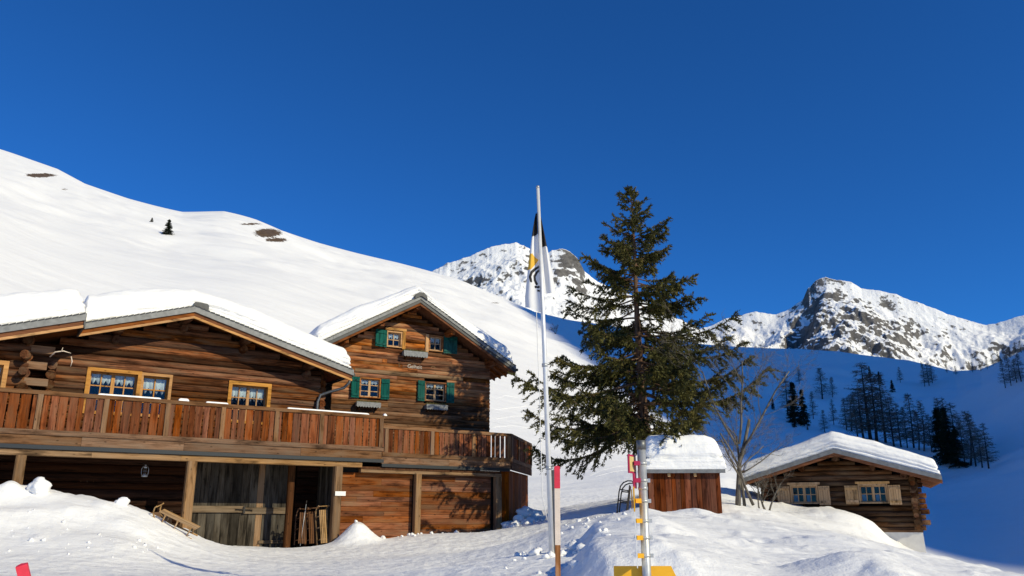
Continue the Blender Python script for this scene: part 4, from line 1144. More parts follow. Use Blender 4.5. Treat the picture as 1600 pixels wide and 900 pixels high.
def spruce(name, base, H, prof, lean=(0, 0), seed=1, whorl=.30, per=6, twigs=30, needles=34, nl=.11, nw=.020, trunk_r=.2, z0f=.09):
    rng = np.random.default_rng(seed)
    rt = empty(name, base)
    tr = MB()
    tp = [(lean[0] * q + .03 * math.sin(q * 9), lean[1] * q + .03 * math.cos(q * 7), H * q) for q in np.linspace(0, 1, 14)]
    tr.tube(tp, [max(.012, trunk_r * (1 - q) ** .85) for q in np.linspace(0, 1, 14)], 10)
    tr.build('trunk', M['bark'], rt)
    br = MB(); TR = []
    z = H * z0f; zs_ = [p[0] for p in prof]; Ls = [p[1] for p in prof]
    while z < H - .05:
        q = z / H
        for k in range(per if q < .85 else 4):
            zz = z + rng.uniform(-.14, .14)
            if zz > H - .03: continue
            L = np.interp(zz, zs_, Ls) * rng.choice([rng.uniform(.35, .6), rng.uniform(.7, .95), rng.uniform(.85, 1.12)], p=[.33, .32, .35])
            if L < .06: continue
            a = rng.uniform(0, 2 * math.pi)
            h = np.array([math.cos(a), math.sin(a)])
            e0 = np.interp(q, [0, .25, .6, .85, 1], [-.14, -.08, .05, .45, 1.0]) + rng.normal(0, .10)
            n = 10; t = np.linspace(0, 1, n)
            # droops in the middle, tip turned up
            drop = L * (e0 * t + (-.5 * t ** 1.4 + .62 * t ** 3.0) * np.interp(q, [0, .7, 1], [1, .6, .15]))
            side = np.cumsum(rng.normal(0, .03, n)) * L
            c0 = np.array([lean[0] * q, lean[1] * q])
            P = np.c_[c0[0] + h[0] * L * t - h[1] * side, c0[1] + h[1] * L * t + h[0] * side, zz + drop]
            br.tube([tuple(p) for p in P], [max(.006, .012 * L * (1 - u) + .006) for u in t], 4, False)
            nt_ = max(4, int(twigs * L / 3.2))
            for j in range(nt_):
                u = rng.uniform(.12, 1) ** .8; fi = u * (n - 1); i0 = min(int(fi), n - 2); f = fi - i0
                o = P[i0] * (1 - f) + P[i0 + 1] * f; dr = P[i0 + 1] - P[i0]; dr = dr / (np.linalg.norm(dr) + 1e-9)
                sgn = rng.choice([-1, 1])
                sd = np.array([-h[1] * sgn, h[0] * sgn, 0])
                tl = L * rng.uniform(.10, .24) * (1.15 - .75 * u) + .10
                tl = min(tl, .75)
                hang = rng.uniform(-1.1, .1)
                td = dr * .75 + sd * rng.uniform(.15, .9) + np.array([0, 0, hang]); td /= np.linalg.norm(td)
                m = max(6, int(needles * tl / .5)); w = rng.uniform(0, 1, m)
                pp = o + td * (w[:, None] * tl) + np.array([0, 0, -1]) * (w[:, None] ** 2 * tl * .22) + rng.normal(0, .018, (m, 3))
                TR.append(needle_tris(pp, np.repeat(td[None], m, 0), nl, nw, rng))
                if L > 1.0: br.tube([tuple(o), tuple(o + td * tl * .8 + np.array([0, 0, -.6 * .22 * tl]))], [.006, .003], 3, False)
            # the branch axis itself is needled towards its end
            m = int(60 * L); w = rng.uniform(.3, 1, m) * (n - 1); i0 = np.minimum(w.astype(int), n - 2); f = (w - i0)[:, None]
            pp = P[i0] * (1 - f) + P[i0 + 1] * f + rng.normal(0, .02, (m, 3))
            dd = P[i0 + 1] - P[i0]; dd /= np.linalg.norm(dd, axis=1, keepdims=True)
            TR.append(needle_tris(pp, dd, nl, nw, rng))
        z += whorl * rng.uniform(.75, 1.25) * np.interp(q, [0, .8, 1], [1, .8, .5])
    m = 260; w = rng.uniform(H * .965, H, m)
    pp = np.c_[lean[0] * w / H, lean[1] * w / H, w] + rng.normal(0, .02, (m, 3))
    TR.append(needle_tris(pp, np.repeat([[0, 0, 1.]], m, 0), nl, nw, rng))
    br.build('branches', M['bark'], rt)
    T = np.concatenate(TR)
    obj('crown', tri_mesh('crown', T), M['needles'], rt)
    return rt
sp = spruce('spruce_tree', (4.69, 29.0, 2.15), 11.66, [(0, 2.2), (1.4, 3.0), (2.4, 4.1), (3.9, 4.2), (5.6, 3.4), (6.6, 2.9), (7.6, 2.25), (8.6, 1.75), (9.4, 1.45), (10.2, .9), (10.9, .5), (11.4, .24), (11.66, .1)], (-.15, 0), 8, needles=42, twigs=36, per=6, nw=.024, z0f=.21)
tag(sp, 'tall sparse green spruce towering behind the small shed', 'spruce tree')

def bare_tree(name, base, stems, seed, label, cat, depth=4, rmin=.004, mat='greybark'):
    rnd = random.Random(seed)
    rt = empty(name, base)
    tk, tw = MB(), MB()
    def grow(p, d, L, r, lv):
        n = 4; pts = [p.copy()]; q = p.copy(); dd = d.copy()
        for i in range(n):
            dd = (dd + Vector((rnd.gauss(0, .13), rnd.gauss(0, .13), rnd.gauss(.03, .10)))).normalized()
            q = q + dd * L / n; pts.append(q.copy())
        rr = [r * (1 - .5 * i / n) for i in range(n + 1)]
        (tk if lv == 0 else tw).tube([tuple(x) for x in pts], rr, 7 if lv == 0 else (5 if lv == 1 else 3), lv < 2)
        if lv >= depth: return
        kids = 5 if lv == 0 else 4
        for k in range(kids):
            s = rnd.uniform(.3, 1.0); i = min(int(s * n), n - 1); b = pts[i].lerp(pts[i + 1], s * n - i)
            ax = (pts[i + 1] - pts[i]).normalized()
            o = Vector((rnd.gauss(0, 1), rnd.gauss(0, 1), rnd.gauss(.25, .6))); o = (o - ax * o.dot(ax)).normalized()
            nd = (ax * rnd.uniform(.6, 1.0) + o * rnd.uniform(.45, .9)).normalized()
            grow(b, nd, L * rnd.uniform(.38, .62), max(rmin, r * rnd.uniform(.24, .38)), lv + 1)
    for (off, d, L, r) in stems: grow(Vector(off), Vector(d).normalized(), L, r, 0)
    tk.build('trunk', M[mat], rt); tw.build('branches', M[mat], rt)
    return tag(rt, label, cat)
g = hit_ground(1158, 790, 26.0, 30.0)
bare_tree('bare_tree', (7.12, 26.6, float(z_ground(np.array([7.12]), np.array([26.6]))[0]) - .1),
          [((0, 0, 0), (.12, 0, 1), 2.9, .095), ((.25, .1, 0), (-.03, .1, 1), 2.3, .055), ((.22, 0, 1.7), (.55, .05, .9), 3.3, .04), ((.15, 0, 1.9), (-.32, .1, 1), 2.7, .04), ((.2, 0, 2.0), (.16, -.1, 1), 2.7, .042), ((.5, 0, .1), (-.33, 0, 1), 2.5, .05)],
          4, 'leafless many-stemmed tree between the shed and the log cabin', 'tree')
bx, by = 9.0, 28.6
bare_tree('bare_shrub', (8.45, 28.0, float(z_ground(np.array([8.45]), np.array([28.0]))[0]) - .1),
          [((0, 0, 0), (-.35, 0, 1), 1.1, .04), ((.05, 0, 0), (.25, -.1, 1), 1.1, .035), ((-.2, 0, 0), (-.1, .1, 1), 1.0, .03)],
          9, 'leafless shrub in front of the log cabin left gable corner', 'shrub', 3)
h = hit_ground(868, 522, 200)
o = bare_tree('bare_shrub', tuple(h), [((0, 0, -.2), (-.3, 0, 1), 3.2, .1), ((0, 0, -.2), (.3, 0, 1), 3.2, .1), ((0, 0, -.2), (0, .2, 1), 3.6, .1), ((0, 0, -.2), (.6, 0, .8), 2.6, .08), ((0, 0, -.2), (-.6, 0, .8), 2.6, .08)], 12, 'tiny leafless shrub on the shaded slope right of the flagpole', 'shrub', 2, .04)

def larch_proto(seed, H=16.0):
    rng = np.random.default_rng(seed); rt = empty('larch_tree', (0, 0, 0))
    tk = MB(); bend = rng.normal(0, .25, 2)
    c = lambda z: np.array([bend[0] * math.sin(z / H * 3), bend[1] * math.sin(z / H * 2.4), z])
    tk.tube([tuple(c(z)) for z in np.linspace(-.6, H, 9)], [.24 * (1 - q) ** .9 + .025 for q in np.linspace(0, 1, 9)], 6); tk.build('trunk', M['larchbark'], rt)
    TR = []
    def ribbon(a, b, w):
        d = b - a; s = np.cross(d, rng.normal(0, 1, 3)); s /= np.linalg.norm(s) + 1e-9
        TR.append([a - s * w, a + s * w, b])
    for k in range(190):
        z = H * rng.uniform(.14, .99); L = (H - z) * .3 + .6; L *= rng.uniform(.5, 1.1); L = min(L, 3.4)
        a = rng.uniform(0, 6.283); d = np.array([math.cos(a), math.sin(a), rng.uniform(-.25, .35)])
        p0 = c(z); p1 = p0 + d * L; ribbon(p0, p1, .05)
        for j in range(int(6 + L * 4)):
            u = rng.uniform(.2, 1); q = p0 + d * L * u
            t = d * .5 + np.array([rng.normal(0, .6), rng.normal(0, .6), rng.normal(-.15, .4)]); t = t / np.linalg.norm(t) * rng.uniform(.3, .9)
            ribbon(q, q + t, .045)
    obj('crown', tri_mesh('crown', TR), M['larchtwig'], rt)
    return rt
def far_spruce_proto(seed, H=12.0, wide=.2):
    rng = np.random.default_rng(seed); rt = empty('conifer_tree', (0, 0, 0))
    tk = MB(); tk.tube([(0, 0, -.6), (0, 0, H)], [.2, .03], 6); tk.build('trunk', M['larchbark'], rt)
    TR = []
    for k in range(210):
        z = H * rng.uniform(.05, .97); L = ((H - z) * wide + .25) * rng.uniform(.6, 1.15); a = rng.uniform(0, 6.283)
        d = np.array([math.cos(a), math.sin(a), rng.uniform(-.45, .0)]); m = int(14 + L * 14)
        u = rng.uniform(.1, 1, m)[:, None]; pp = np.array([0, 0, z]) + d * L * u + rng.normal(0, .1, (m, 3))
        TR.append(needle_tris(pp, np.repeat(d[None] + [[0, 0, -.3]], m, 0), .42, .10, rng))
    obj('crown', tri_mesh('crown', np.concatenate(TR)), M['farneedles'], rt)
    return rt
M['larchbark'] = plain('larch_bark', (.04, .032, .026), .9, 0, .3, 3)
_lp = [larch_proto(s) for s in (1, 2, 3, 4)]; _sp = [far_spruce_proto(s, 12.0, w) for s, w in ((1, .17), (2, .21), (3, .15))]
_used = set()
def plant(kind, px, py, hp, label, group):
    p = hit_ground(px, py, 45.0)
    dist = math.hypot(p.x, p.y)
    ht = hp / F_PX * dist * 1.04
    protos = _lp if kind == 'L' else _sp
    i = random.randrange(len(protos)); pr = protos[i]
    if (kind, i) in _used: o = copy_tree(pr)
    else: o = pr; _used.add((kind, i))
    s = ht / (16.0 if kind == 'L' else 12.0)
    o.location = p; wx = random.uniform(.85, 1.5) if kind == 'L' else (1.9 if px < 400 else random.uniform(.95, 1.25)); o.scale = (s * wx, s * wx * random.uniform(.9, 1.1), s); o.rotation_euler = (0, 0, random.uniform(0, 6.28))
    o['label'] = label; o['category'] = 'larch' if kind == 'L' else 'conifer'
    if group: o['group'] = group
    elif 'group' in o: del o['group']
    return o
ORD = ['leftmost', 'second from left', 'third from left', 'fourth from left', 'fifth from left', 'sixth from left', 'seventh from left', 'eighth from left', 'ninth from left', 'tenth from left', 'eleventh from left', 'twelfth from left', 'thirteenth from left', 'fourteenth from left']
def stand(spots, phrase, group):
    for i, (x, y, hh) in enumerate(sorted(spots)):
        w = 'rightmost' if i == len(spots) - 1 else ORD[i]
        plant('L', x, y, hh, w + ' ' + phrase, group)
stand(((1249, 600, 25), (1231, 649, 64), (1285, 624, 45), (1301, 621, 29), (1271, 655, 39), (1303, 664, 36), (1289, 676, 32)), 'bare larch of the loose group above the cabin roof left slope', 'larches above the cabin roof left')
stand(((1360, 686, 106), (1384, 692, 96), (1370, 690, 96), (1331, 674, 50), (1340, 682, 62), (1350, 690, 74), (1323, 672, 44), (1397, 697, 66), (1408, 699, 60), (1428, 700, 74), (1444, 704, 66), (1436, 702, 52), (1418, 700, 55), (1456, 706, 50)), 'bare larch of the dense stand behind the cabin roof ridge', 'larches behind the cabin roof')
stand(((1462, 706, 46), (1472, 706, 70), (1485, 713, 78), (1497, 720, 76), (1508, 725, 60), (1517, 728, 70), (1525, 729, 70), (1535, 731, 52), (1545, 732, 58)), 'bare larch of those round the black conifers right of the roof', 'larches beside the black conifers')
stand(((1571, 606, 38), (1580, 603, 41), (1589, 598, 31), (1596, 597, 36)), 'bare larch of the clump high at the right edge', 'larches at the right edge')
stand(((1520, 582, 14), (1533, 580, 15), (1543, 577, 16), (1552, 572, 15), (1561, 568, 16), (1570, 565, 17), (1579, 559, 15), (1588, 554, 16), (1596, 551, 16)), 'tiny larch of the row along the right ridge line', 'larches along the right ridge')
stand(((1445, 604, 33), (1452, 603, 31), (1457, 599, 26)), 'larch of the tight trio below the shaded crest', 'larch trio on the shaded slope')
plant('L', 1407, 598, 22, 'lone small larch below the crest above the cabin ridge', None)
plant('L', 1480, 583, 15, 'small larch on the crest left of the right ridge row', None)
plant('L', 1494, 586, 12, 'smallest larch on the crest next to the valley notch', None)
plant('S', 1243, 662, 60, 'left one of two dark conifers above the cabin roof left slope', None)
plant('S', 1257, 665, 52, 'right one of two dark conifers above the cabin roof left slope', None)
plant('S', 1208, 640, 17, 'tiny dark conifer alone between bare tree branches', None)
plant('S', 1241, 668, 18, 'small conifer at the foot of the two dark conifers', None)
plant('S', 1262, 672, 7, 'very small bush-like conifer right of the two dark conifers', None)
plant('S', 1359, 585, 12, 'topmost of three little conifers on the shaded crest', None)
plant('S', 1375, 600, 18, 'middle one of three little conifers on the shaded crest', None)
plant('S', 1395, 613, 17, 'lowest of three little conifers on the shaded crest', None)
plant('S', 1474, 722, 72, 'leftmost of three big black conifers right of the cabin roof', None)
plant('S', 1486, 727, 76, 'middle one of three big black conifers right of the cabin roof', None)
plant('S', 1499, 731, 56, 'rightmost of three big black conifers right of the cabin roof', None)
plant('S', 262, 367, 24, 'lone small conifer high on the sunny snow slope', None)
plant('S', 237, 347, 7, 'tiny conifer left of the lone one on the sunny slope', None)

# ------------------------------------------------------------------ flagpole, flag, snow poles
gz = lambda x, y: float(z_ground(np.array([float(x)]), np.array([float(y)]))[0])
fp = empty('flagpole', (.56, 12.0, gz(.56, 12) - .05))
tag(fp, 'slender silver flagpole in the middle of the yard', 'flagpole')
bz = fp.location.z
b = MB(); b.tube([(0, 0, 0), (-.075, 0, 3.0), (-.15, 0, 6.65 - bz)], [.038, .034, .026], 12); b.build('pole', M['alu'], fp)
b = MB(); b.tube([(-.15, 0, 6.64 - bz), (-.151, 0, 6.68 - bz)], [.03, .024], 10); b.build('cap', M['steel'], fp)
b = MB(); b.tube([(.055, .02, -.1), (.035, .02, 2.27 - bz)], [.034, .034], 8); b.build('stay_post', M['darksteel'], fp)
for z in (1.2, 2.7): 
    b = MB(); q = -.15 * z / (6.65 - bz); b.tube([(q, 0, z), (q, 0, z + .05)], .043, 12); b.build('collar', M['steel'], fp)
b = MB(); b.tube([(-.19, -.02, 4.62 - bz), (-.15, -.03, 3.2 - bz), (-.13, -.03, 1.9 - bz), (-.06, -.03, .5)], .006, 5); b.build('halyard', M['white'], fp)

def flag():
    ns, nz = 56, 150
    V = []; Fq = []; MI = []
    zt_, xp = 6.22, lambda z: .56 - .15 * (z - bz) / (6.65 - bz)
    for side in (-1, 1):
        zb = 4.60 if side < 0 else 4.93
        base = len(V)
        for j in range(nz + 1):
            t = j / nz
            for i in range(ns + 1):
                s = i / ns
                if side < 0:
                    wd = .015 + .215 * min(1, (t / .9)) ** .8
                    z = zt_ + (zb - zt_) * t + (.10 * s if t > .0 else 0) * t
                    x = xp(z) - .03 - wd * s
                    y = -.05 + .05 * math.sin(s * 5.0 + t * 1.2) * (.3 + s) + .10 * s
                else:
                    wd = .015 + .19 * t ** .9
                    z = zt_ - .06 + (zb - zt_ + .06) * t - .02 * s * t
                    x = xp(z) + .02 + wd * s
                    y = .03 + .05 * math.sin(s * 6.0 + t) * (.3 + s) + .05 * s
                V.append((x - .56, y, z - bz))
        for j in range(nz):
            for i in range(ns):
                q = base + j * (ns + 1) + i; Fq.append((q, q + 1, q + ns + 2, q + ns + 1))
                cx = sum(V[k][0] for k in Fq[-1]) / 4 + .56; cz = sum(V[k][2] for k in Fq[-1]) / 4 + bz
                # pixel-like flag coordinates of the printed marks
                fx = (cx - .38) / .0098 + 838; fy = 335 + (6.2 - cz) / .0104
                mi = 0
                if side < 0:
                    if fy < 368 - (fx - 838) * .5: mi = 1
                    elif 398 < fy < 423 and fx < 841 - abs(fy - 408.5) * (.9 if fy < 408 else .85): mi = 2
                    else:
                        for arc, w in (([(842, 419), (836, 421), (830, 427), (827.5, 434), (829, 441)], 2.0), ([(843, 424), (838, 427), (834.5, 433), (835, 439), (838, 445)], 1.9), ([(836, 449), (841, 450)], 1.8), ([(840, 455), (845, 457)], 1.6)):
                            for (ax, ay), (bx_, by_) in zip(arc[:-1], arc[1:]):
                                dx, dy = bx_ - ax, by_ - ay; u = max(0, min(1, ((fx - ax) * dx + (fy - ay) * dy) / (dx * dx + dy * dy)))
                                if math.hypot(fx - ax - dx * u, fy - ay - dy * u) < w: mi = 1
                else:
                    if fy < 385 + (fx - 852) * .1: mi = 1
                MI.append(mi)
    me = mesh_np('flag', V, Fq, True)
    for m in (M['flagwhite'], M['black'], M['flagyellow']): me.materials.append(m)
    me.polygons.foreach_set('material_index', MI)
    o = obj('flag', me, None, None, (.56, 12.0, bz))
    return tag(o, 'limp white flag with black top, yellow corner and black curved emblem', 'flag')
M['flagwhite'] = plain('white_flag_cloth', (.70, .70, .72), .85); M['flagyellow'] = plain('yellow_flag_cloth', (.75, .42, .04), .8)
flag()

def snow_pole(loc, h, w, red, bare, label, rot=(0, 0, 0)):
    rt = empty('snow_pole', loc); rt.rotation_euler = rot
    tag(rt, label, 'snow pole')
    b = MB(); b.box(-w / 2, w / 2, -w / 2, w / 2, 0, bare); b.build('bare_foot', M['palewood'], rt)
    b = MB(); b.box(-w / 2 - .0015, w / 2 + .0015, -w / 2 - .0015, w / 2 + .0015, bare, h - red); b.build('white_shaft', M['markerwhite'], rt)
    b = MB(); k = w / 2 + .003; b.box(-k, k, -k, k, h - red, h - .012); b.add([(-k, -k, h - .012), (k, -k, h - .012), (k, k, h - .012), (-k, k, h - .012), (0, 0, h)], [(0, 1, 4), (1, 2, 4), (2, 3, 4), (3, 0, 4)]); b.build('red_tip', M['red'], rt)
    return rt
M['palewood'] = wood('peeling_pole_foot', (.16, .075, .03), (.40, .22, .11), 2, (.6, .5, .42), .3, .1)
z = gz(.43, 8.0) - .2
snow_pole((.425, 8.0, z), 2.09 - z, .048, .215, 1.36 - z, 'red-tipped white snow pole right beside the flagpole', (0, R(.3), 0))
z = gz(-3.9, 7.0) - .1
snow_pole((-3.56, 7.0, z), 1.33 - z, .075, .5, .2, 'short red snow pole top leaning at the lower left corner', (R(6), R(-19), R(25)))

# ------------------------------------------------------------------ signpost
def signpost():
    g0 = gz(.86, 5.5)
    rt = empty('signpost', (.86, 5.5, g0 - .05)); z0 = g0 - .05
    tag(rt, 'grey hiking signpost with yellow direction boards and crimson plates', 'signpost')
    b = MB(); b.tube([(0, 0, 0), (0, 0, 2.05 - z0)], .029, 16); b.build('pole', M['steel'], rt)
    b = MB(); b.tube([(0, 0, 2.04 - z0), (0, 0, 2.10 - z0)], .0325, 8); b.build('pole_cap', M['darksteel'], rt)
    for z, col in ((1.95, 'crimson'), (1.84, 'crimson'), (1.71, 'yellow'), (1.585, 'yellow'), (1.48, 'yellow'), (1.37, 'yellow')):
        c = MB(); c.tube([(0, 0, z - .008 - z0), (0, 0, z + .008 - z0)], .0325, 16); c.box(.028, .048, -.012, .012, z - .012 - z0, z + .012 - z0); k = c.build('clamp', M['steel'], rt)
        c = MB(); c.box(-.056, -.018, -.034, .012, z - .014 - z0, z + .014 - z0); c.build('bracket', M[col], k)
    c = MB(); c.tube([(0, 0, 1.78 - z0), (0, 0, 1.80 - z0)], .0318, 16); c.build('clamp', M['steel'], rt)
    def blade(name, z1, z2, y1, y2, x, mat, rotz=0.0, t=.004):
        b = MB(); b.box(-t / 2, t / 2, y1, y2, z2 - z0, z1 - z0); return b.build(name, mat, rt, (x, 0, 0), (0, 0, rotz))
    # boards seen edge on
    blade('direction_board', 1.79, 1.64, -.32, .12, -.062, M['yellow'], R(-8.0), .008)
    blade('direction_board', 1.775, 1.665, -.25, .12, -.076, M['yellow'], R(-8.0), .006)
    blade('direction_board', 1.64, 1.475, -.36, .12, -.060, M['white'], R(-8.2), .006)
    blade('direction_board', 1.47, 1.315, -.40, .12, -.056, M['white'], R(-8.4), .006)
    # crimson framed plate, turned away, and the plate under it
    p = blade('route_plate', 2.005, 1.885, -.085, .055, -.062, M['crimson'], R(-28), .008)
    for s_ in (-1, 1):
        q = MB(); q.box(min(s_ * .0045, s_ * .0065), max(s_ * .0045, s_ * .0065), -.07, .04, 1.897 - z0, 1.993 - z0); q.build('plate_face', M['plateface'], p)
        q = MB(); q.box(min(s_ * .0066, s_ * .0075), max(s_ * .0066, s_ * .0075), .012, .03, 1.905 - z0, 1.975 - z0); q.build('plate_mark', M['crimson'], p)
    blade('route_plate', 1.885, 1.79, -.07, .06, -.052, M['crimson'], R(-16), .008)
    # broad yellow board facing the viewer, pointed on the right
    b = MB(); b.prism([(-.205, .0), (.165, .0), (.205, -.085), (.165, -.17), (-.205, -.17)], .034, .040); f = b.build('direction_board', M['yellow'], rt, (0, 0, 1.305 - z0))
    return rt
M['plateface'] = plain('plate_face', (.62, .48, .20), .5, 0, .15, 30)
signpost()

# ------------------------------------------------------------------ sledges
def sledge(name, mat, label, group=None, L=1.15, Wd=.34, Hh=.26, iron=None):
    rt = empty(name, (0, 0, 0)); tag(rt, label, 'sledge', group)
    k = L / 1.15
    for s in (-1, 1):
        path = [(-.56, .02), (.2, .0), (.38, .02), (.50, .09), (.57, .2), (.585, .31), (.55, .37)]
        b = MB(); b.tube([(x * k, s * Wd / 2, z * Hh / .26) for x, z in path], [.02, .02, .02, .02, .019, .018, .017], 6); r = b.build('runner', mat, rt)
        for x in (-.42, -.06, .28):
            b = MB(); b.tube([(x * k, s * Wd / 2, .01), (x * k, s * Wd * .36, Hh - .03)], [.018, .017], 6); b.build('leg', mat, rt)
    for x in (-.42, -.06, .28): plank('crossbar', mat, rt, (x - .02) * k, (x + .02) * k, -Wd * .42, Wd * .42, Hh - .045, Hh - .01, .004)
    for i in range(5):
        y = -Wd * .42 + (i + .5) * Wd * .84 / 5
        plank('seat_slat', mat, rt, -.54 * k, .46 * k, y - .021, y + .021, Hh - .009, Hh + .008, .003)
    b = MB(); b.tube([(.56 * k, -Wd / 2, .34 * Hh / .26), (.56 * k, Wd / 2, .34 * Hh / .26)], .014, 6); b.build('front_bar', mat, rt)
    return rt
def place(o, loc, xaxis, zaxis):
    x = Vector(xaxis).normalized(); z = Vector(zaxis); z = (z - x * z.dot(x)).normalized(); y = z.cross(x)
    m = Matrix((x, y, z)).transposed().to_4x4(); m.translation = Vector(loc)
    o.matrix_world = m; o.location = m.translation; o.rotation_euler = m.to_euler()
s1 = sledge('sledge', M['sled'], 'pale wooden sledge lying on the snow bank by the post')
c = at(272, 822, 20.7); gp = gz(c[0], c[1])
place(s1, (c[0], c[1], max(c[2], gp + .02) - .05), (-.92, -.05, .42), (.25, -.25, 1))
CR = R(90 - 56.3)
def ch(u, d, z): return Vector((-9.455 + math.cos(CR) * u - math.sin(CR) * d, 25.0 + math.sin(CR) * u + math.cos(CR) * d, z))
CU = Vector((math.cos(CR), math.sin(CR), 0)); CD = Vector((-math.sin(CR), math.cos(CR), 0))
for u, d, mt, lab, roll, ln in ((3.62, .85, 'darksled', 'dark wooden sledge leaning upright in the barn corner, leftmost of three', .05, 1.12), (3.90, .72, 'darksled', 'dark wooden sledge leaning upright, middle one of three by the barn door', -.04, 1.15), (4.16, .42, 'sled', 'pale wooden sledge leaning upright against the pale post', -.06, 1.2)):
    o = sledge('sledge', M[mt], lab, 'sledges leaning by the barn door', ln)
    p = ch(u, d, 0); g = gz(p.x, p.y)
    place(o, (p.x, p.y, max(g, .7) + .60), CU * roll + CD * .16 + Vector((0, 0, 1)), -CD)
o = sledge('sledge', M['iron'], 'dark sledge standing on end in the snow left of the shed', None, 1.05, .36, .26)
p = at(968, 790, 24.0); place(o, (p[0], p[1], gz(p[0], p[1]) + .42), (.18, .1, 1), (.95, -.28, .0))

# ski poles leaning with the sledges
sk = empty('ski_pole', ch(3.55, .55, .75)); tag(sk, 'thin silver ski pole leaning among the dark sledges', 'ski pole')
b = MB(); b.tube([(0, 0, 0), (.08, .1, 1.3)], .010, 6); b.build('shaft', M['steel'], sk)
b = MB(); b.tube([(.08, .1, 1.3), (.087, .11, 1.42)], .018, 6); b.build('grip', M['iron'], sk)
b = MB(); b.lathe([(.0, .09), (.05, .085), (.05, .08), (0, .075)], 10); b.build('basket', M['iron'], sk)

# ------------------------------------------------------------------ small things under the balcony
def lantern():
    rt = empty('storm_lantern', ch(-1.28, .95, 2.80)); tag(rt, 'metal storm lantern hanging under the balcony', 'lantern')
    b = MB(); b.lathe([(0, 0), (.085, 0), (.09, .03), (.08, .06), (.045, .075), (.045, .09)], 14); b.build('tank', M['steel'], rt)
    b = MB(); b.lathe([(.045, .09), (.07, .14), (.072, .19), (.05, .25), (.04, .26)], 14); b.build('globe', M['glass'], rt)
    b = MB(); b.lathe([(.05, .255), (.06, .27), (.045, .31), (.03, .33), (.03, .36), (0, .365)], 14); b.build('chimney', M['steel'], rt)
    for s in (-1, 1):
        b = MB(); b.tube([(s * .085, 0, .04), (s * .105, 0, .12), (s * .105, 0, .24), (s * .06, 0, .32)], .009, 6); b.build('side_tube', M['steel'], rt)
    b = MB(); b.tube([(-.09, 0, .25), (-.07, 0, .40), (0, 0, .46), (.07, 0, .40), (.09, 0, .25)], .004, 5); b.tube([(0, 0, .46), (0, 0, .62)], .004, 4); b.build('bail', M['iron'], rt)
lantern()
pf = empty('pitchfork', ch(-2.0, 1.75, .55)); pf.rotation_euler = (0, 0, CR); tag(pf, 'old wooden pitchfork leaning on the dark wall under the balcony', 'pitchfork')
b = MB(); b.tube([(0, 0, 0), (-.62, .18, 1.75)], .018, 6); b.build('handle', M['post'], pf)
for k in (-1, 0, 1):
    b = MB(); b.tube([(-.62, .18, 1.75), (-.62 + k * .16 - .04, .17, 1.88), (-.70 + k * .17, .12, 2.15)], [.013, .012, .006], 5); b.build('tine', M['post'], pf)
wl = empty('wooden_lantern', ch(-4.75, -.2, 1.85)); wl.rotation_euler = (0, 0, CR + .3); tag(wl, 'small open wooden frame lantern on the snow bank at far left', 'lantern')
for x in (-.12, .12):
    for y in (-.12, .12): plank('corner_post', M['palepine'], wl, x - .018, x + .018, y - .018, y + .018, 0, .5, .003)
plank('base', M['palepine'], wl, -.15, .15, -.15, .15, -.02, .0, .003); plank('roof_board', M['palepine'], wl, -.17, .17, -.17, .17, .5, .53, .003)
b = MB(); b.tube([(0, 0, .0), (0, 0, .2)], .035, 10); b.build('candle', M['white'], wl)
tr = empty('wooden_trough', ch(-.95, 1.0, .6)); tr.rotation_euler = (0, 0, CR); tag(tr, 'weathered plank box standing behind the snow bank left of the post', 'box')
for i in range(4): plank('board', M['rail'], tr, -.55, .50, -.02, .02, .35 + i * .21, .35 + i * .21 + .2, .006)
for x in (-.52, .55): plank('upright', M['post'], tr, x - .04, x + .04, -.07, -.022, .2, 1.24, .006)
for i in range(4): plank('board', M['rail'], tr, -.55, .50, .48, .52, .35 + i * .21, .35 + i * .21 + .2, .006)
ns = empty('notice_board', ch(4.52, -.155, 2.38)); ns.rotation_euler = (0, 0, CR); tag(ns, 'small blank white notice fixed on the pale post', 'notice')
plank('panel', M['white'], ns, -.17, .19, -.012, .0, -.07, .07, .002); plank('batten', M['palepine'], ns, -.05, .05, .001, .018, -.06, .06, .002)
st = empty('wooden_stump', ch(-5.35, .6, .9)); tag(st, 'tall wooden stump by the balcony at far left edge', 'stump')
b = MB(); b.tube([(0, 0, 0), (.02, 0, .9), (0, 0, 1.55)], [.19, .17, .165], 10); b.build('stump', M['post'], st)

# ------------------------------------------------------------------ loose snow: shovelled heaps and broken blocks
def chunk(loc, r, seed, sc=(1, 1, .8)):
    bm = bmesh.new(); bmesh.ops.create_icosphere(bm, subdivisions=3, radius=1.0)
    for v in bm.verts:
        n = mnoise.noise(v.co * 1.4 + Vector((seed * 3.1, seed, 0))) * .45 + mnoise.noise(v.co * 3.4 + Vector((seed, 0, 9))) * .16
        v.co = v.co * (1 + n); v.co = Vector((v.co.x * r * sc[0], v.co.y * r * sc[1], v.co.z * r * sc[2]))
    me = bpy.data.meshes.new('snow_block'); bm.to_mesh(me); bm.free(); me.polygons.foreach_set('use_smooth', [True] * len(me.polygons))
    return obj('snow_block', me, M['roofsnow'], None, loc)
k = 0
for px, py, Y, r in ((812, 812, 31.2, .22), (820, 803, 31.6, .3), (826, 795, 32.2, .24), (835, 806, 31.8, .28), (843, 812, 31.6, .22), (818, 818, 30.8, .18), (850, 817, 31.4, .16), (830, 815, 31.2, .22), (806, 824, 30.6, .2)):
    p = at(px, py, Y); g = gz(p[0], p[1]); o = chunk((p[0], p[1], max(g + r * .3, min(p[2], g + r * 1.6))), r, k); k += 1
    tag(o, 'lump of shovelled snow heaped at the balcony right corner', 'snow block', 'snow lumps at the house corner')
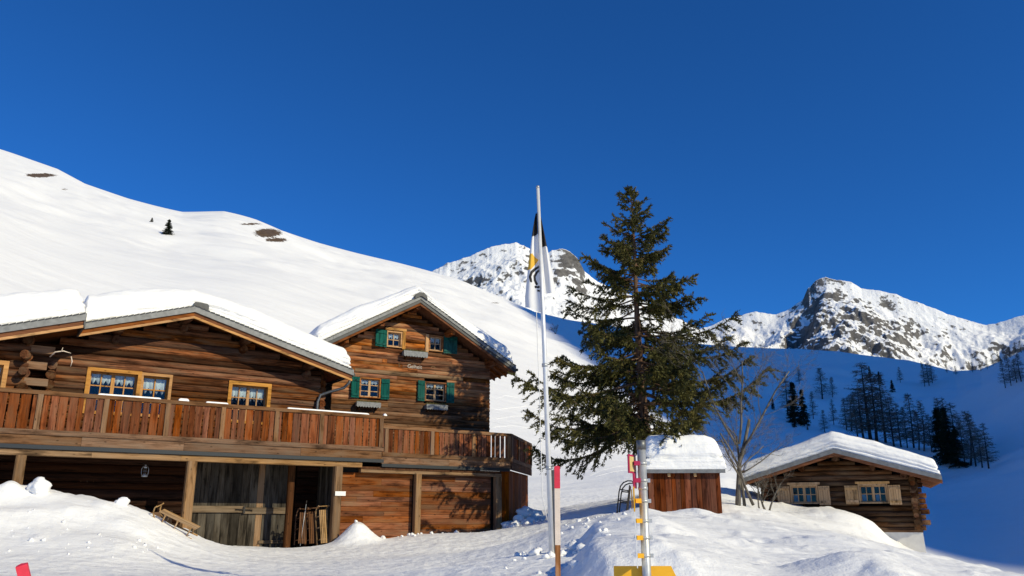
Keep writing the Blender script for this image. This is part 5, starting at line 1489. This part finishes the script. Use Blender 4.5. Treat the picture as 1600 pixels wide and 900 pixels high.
p = at(62, 764, 20.2); o = chunk((p[0], p[1], gz(p[0], p[1]) + .10), .24, 21, (1, 1, .9)); tag(o, 'rounded snow block on top of the left snow bank', 'snow block')
p = at(190, 787, 20.4); o = chunk((p[0], p[1], gz(p[0], p[1]) + .03), .16, 25); tag(o, 'small snow lump near the right end of the left bank', 'snow block')

# ski tracks and footpaths: low rims of pushed-up snow
tk = MB()
for path in ([(902, 738), (880, 724), (893, 716), (915, 710), (936, 704)], [(921, 744), (940, 735), (965, 729), (1000, 726)], [(772, 641), (800, 637), (832, 634)], [(775, 655), (805, 650), (840, 652), (880, 645)],
             [(770, 668), (800, 665), (835, 670), (870, 662)], [(872, 700), (860, 690), (880, 683), (905, 688)], [(930, 745), (960, 737), (1000, 732)], [(778, 622), (790, 618), (812, 622)], [(700, 505), (730, 512), (770, 520)]):
    pts = []
    for (ax, ay), (bx_, by_) in zip(path[:-1], path[1:]):
        for q in np.linspace(0, 1, 7)[:-1]:
            h_ = hit_ground(ax + (bx_ - ax) * q, ay + (by_ - ay) * q, 36.0); pts.append((h_.x, h_.y, float(z_ground(np.array([h_.x]), np.array([h_.y]))[0]) + .0))
    r_ = .0004 * math.hypot(pts[0][0], pts[0][1]) + .012
    pts = [(q_[0], q_[1], q_[2] - r_ * .45) for q_ in pts]
    tk.tube(pts, r_, 6)
tag(tk.build('ski_tracks', M['roofsnow']), 'ski tracks and footpaths crossing the sunny slope', 'tracks', None, 'stuff')

# crumbs of thrown snow along the edges of the cleared yard
cr = MB(); rc_ = random.Random(3)
ico = bmesh.new(); bmesh.ops.create_icosphere(ico, subdivisions=2, radius=1.0); iv = [v.co.copy() for v in ico.verts]; ifc = [tuple(v.index for v in f.verts) for f in ico.faces]; ico.free()
def crumb(x, y, r):
    zz = gz(x, y); sd_ = rc_.uniform(0, 99); q = [1 + .8 * mnoise.noise(v * 1.3 + Vector((sd_, 0, 0))) for v in iv]
    cr.add([(x + v.x * r * k_, y + v.y * r * k_, zz + r * .35 + v.z * r * k_ * .8) for v, k_ in zip(iv, q)], ifc, True)
for _ in range(150):
    y = rc_.uniform(9, 22); e_ = float(np.interp(y, [0, 9, 14, 19.5, 24], [.9, .55, 1.0, 1.85, 2.7])); crumb(e_ + rc_.gauss(-.1, .45), y, abs(rc_.gauss(0, .026)) + .008)
for _ in range(60): crumb(rc_.uniform(-13, -7.5), rc_.uniform(16.5, 19.0), abs(rc_.gauss(0, .018)) + .008)
for _ in range(40):
    u = rc_.uniform(4.5, 11.3); p = ch(u, -rc_.uniform(.05, .9), 0); crumb(p.x, p.y, abs(rc_.gauss(0, .028)) + .008)
for _ in range(70): crumb(rc_.uniform(-.2, 1.6), rc_.uniform(29.5, 33), abs(rc_.gauss(0, .07)) + .02)
tag(cr.build('snow_crumbs', M['roofsnow']), 'scattered crumbs of thrown snow along the yard edges', 'snow crumbs', None, 'stuff')
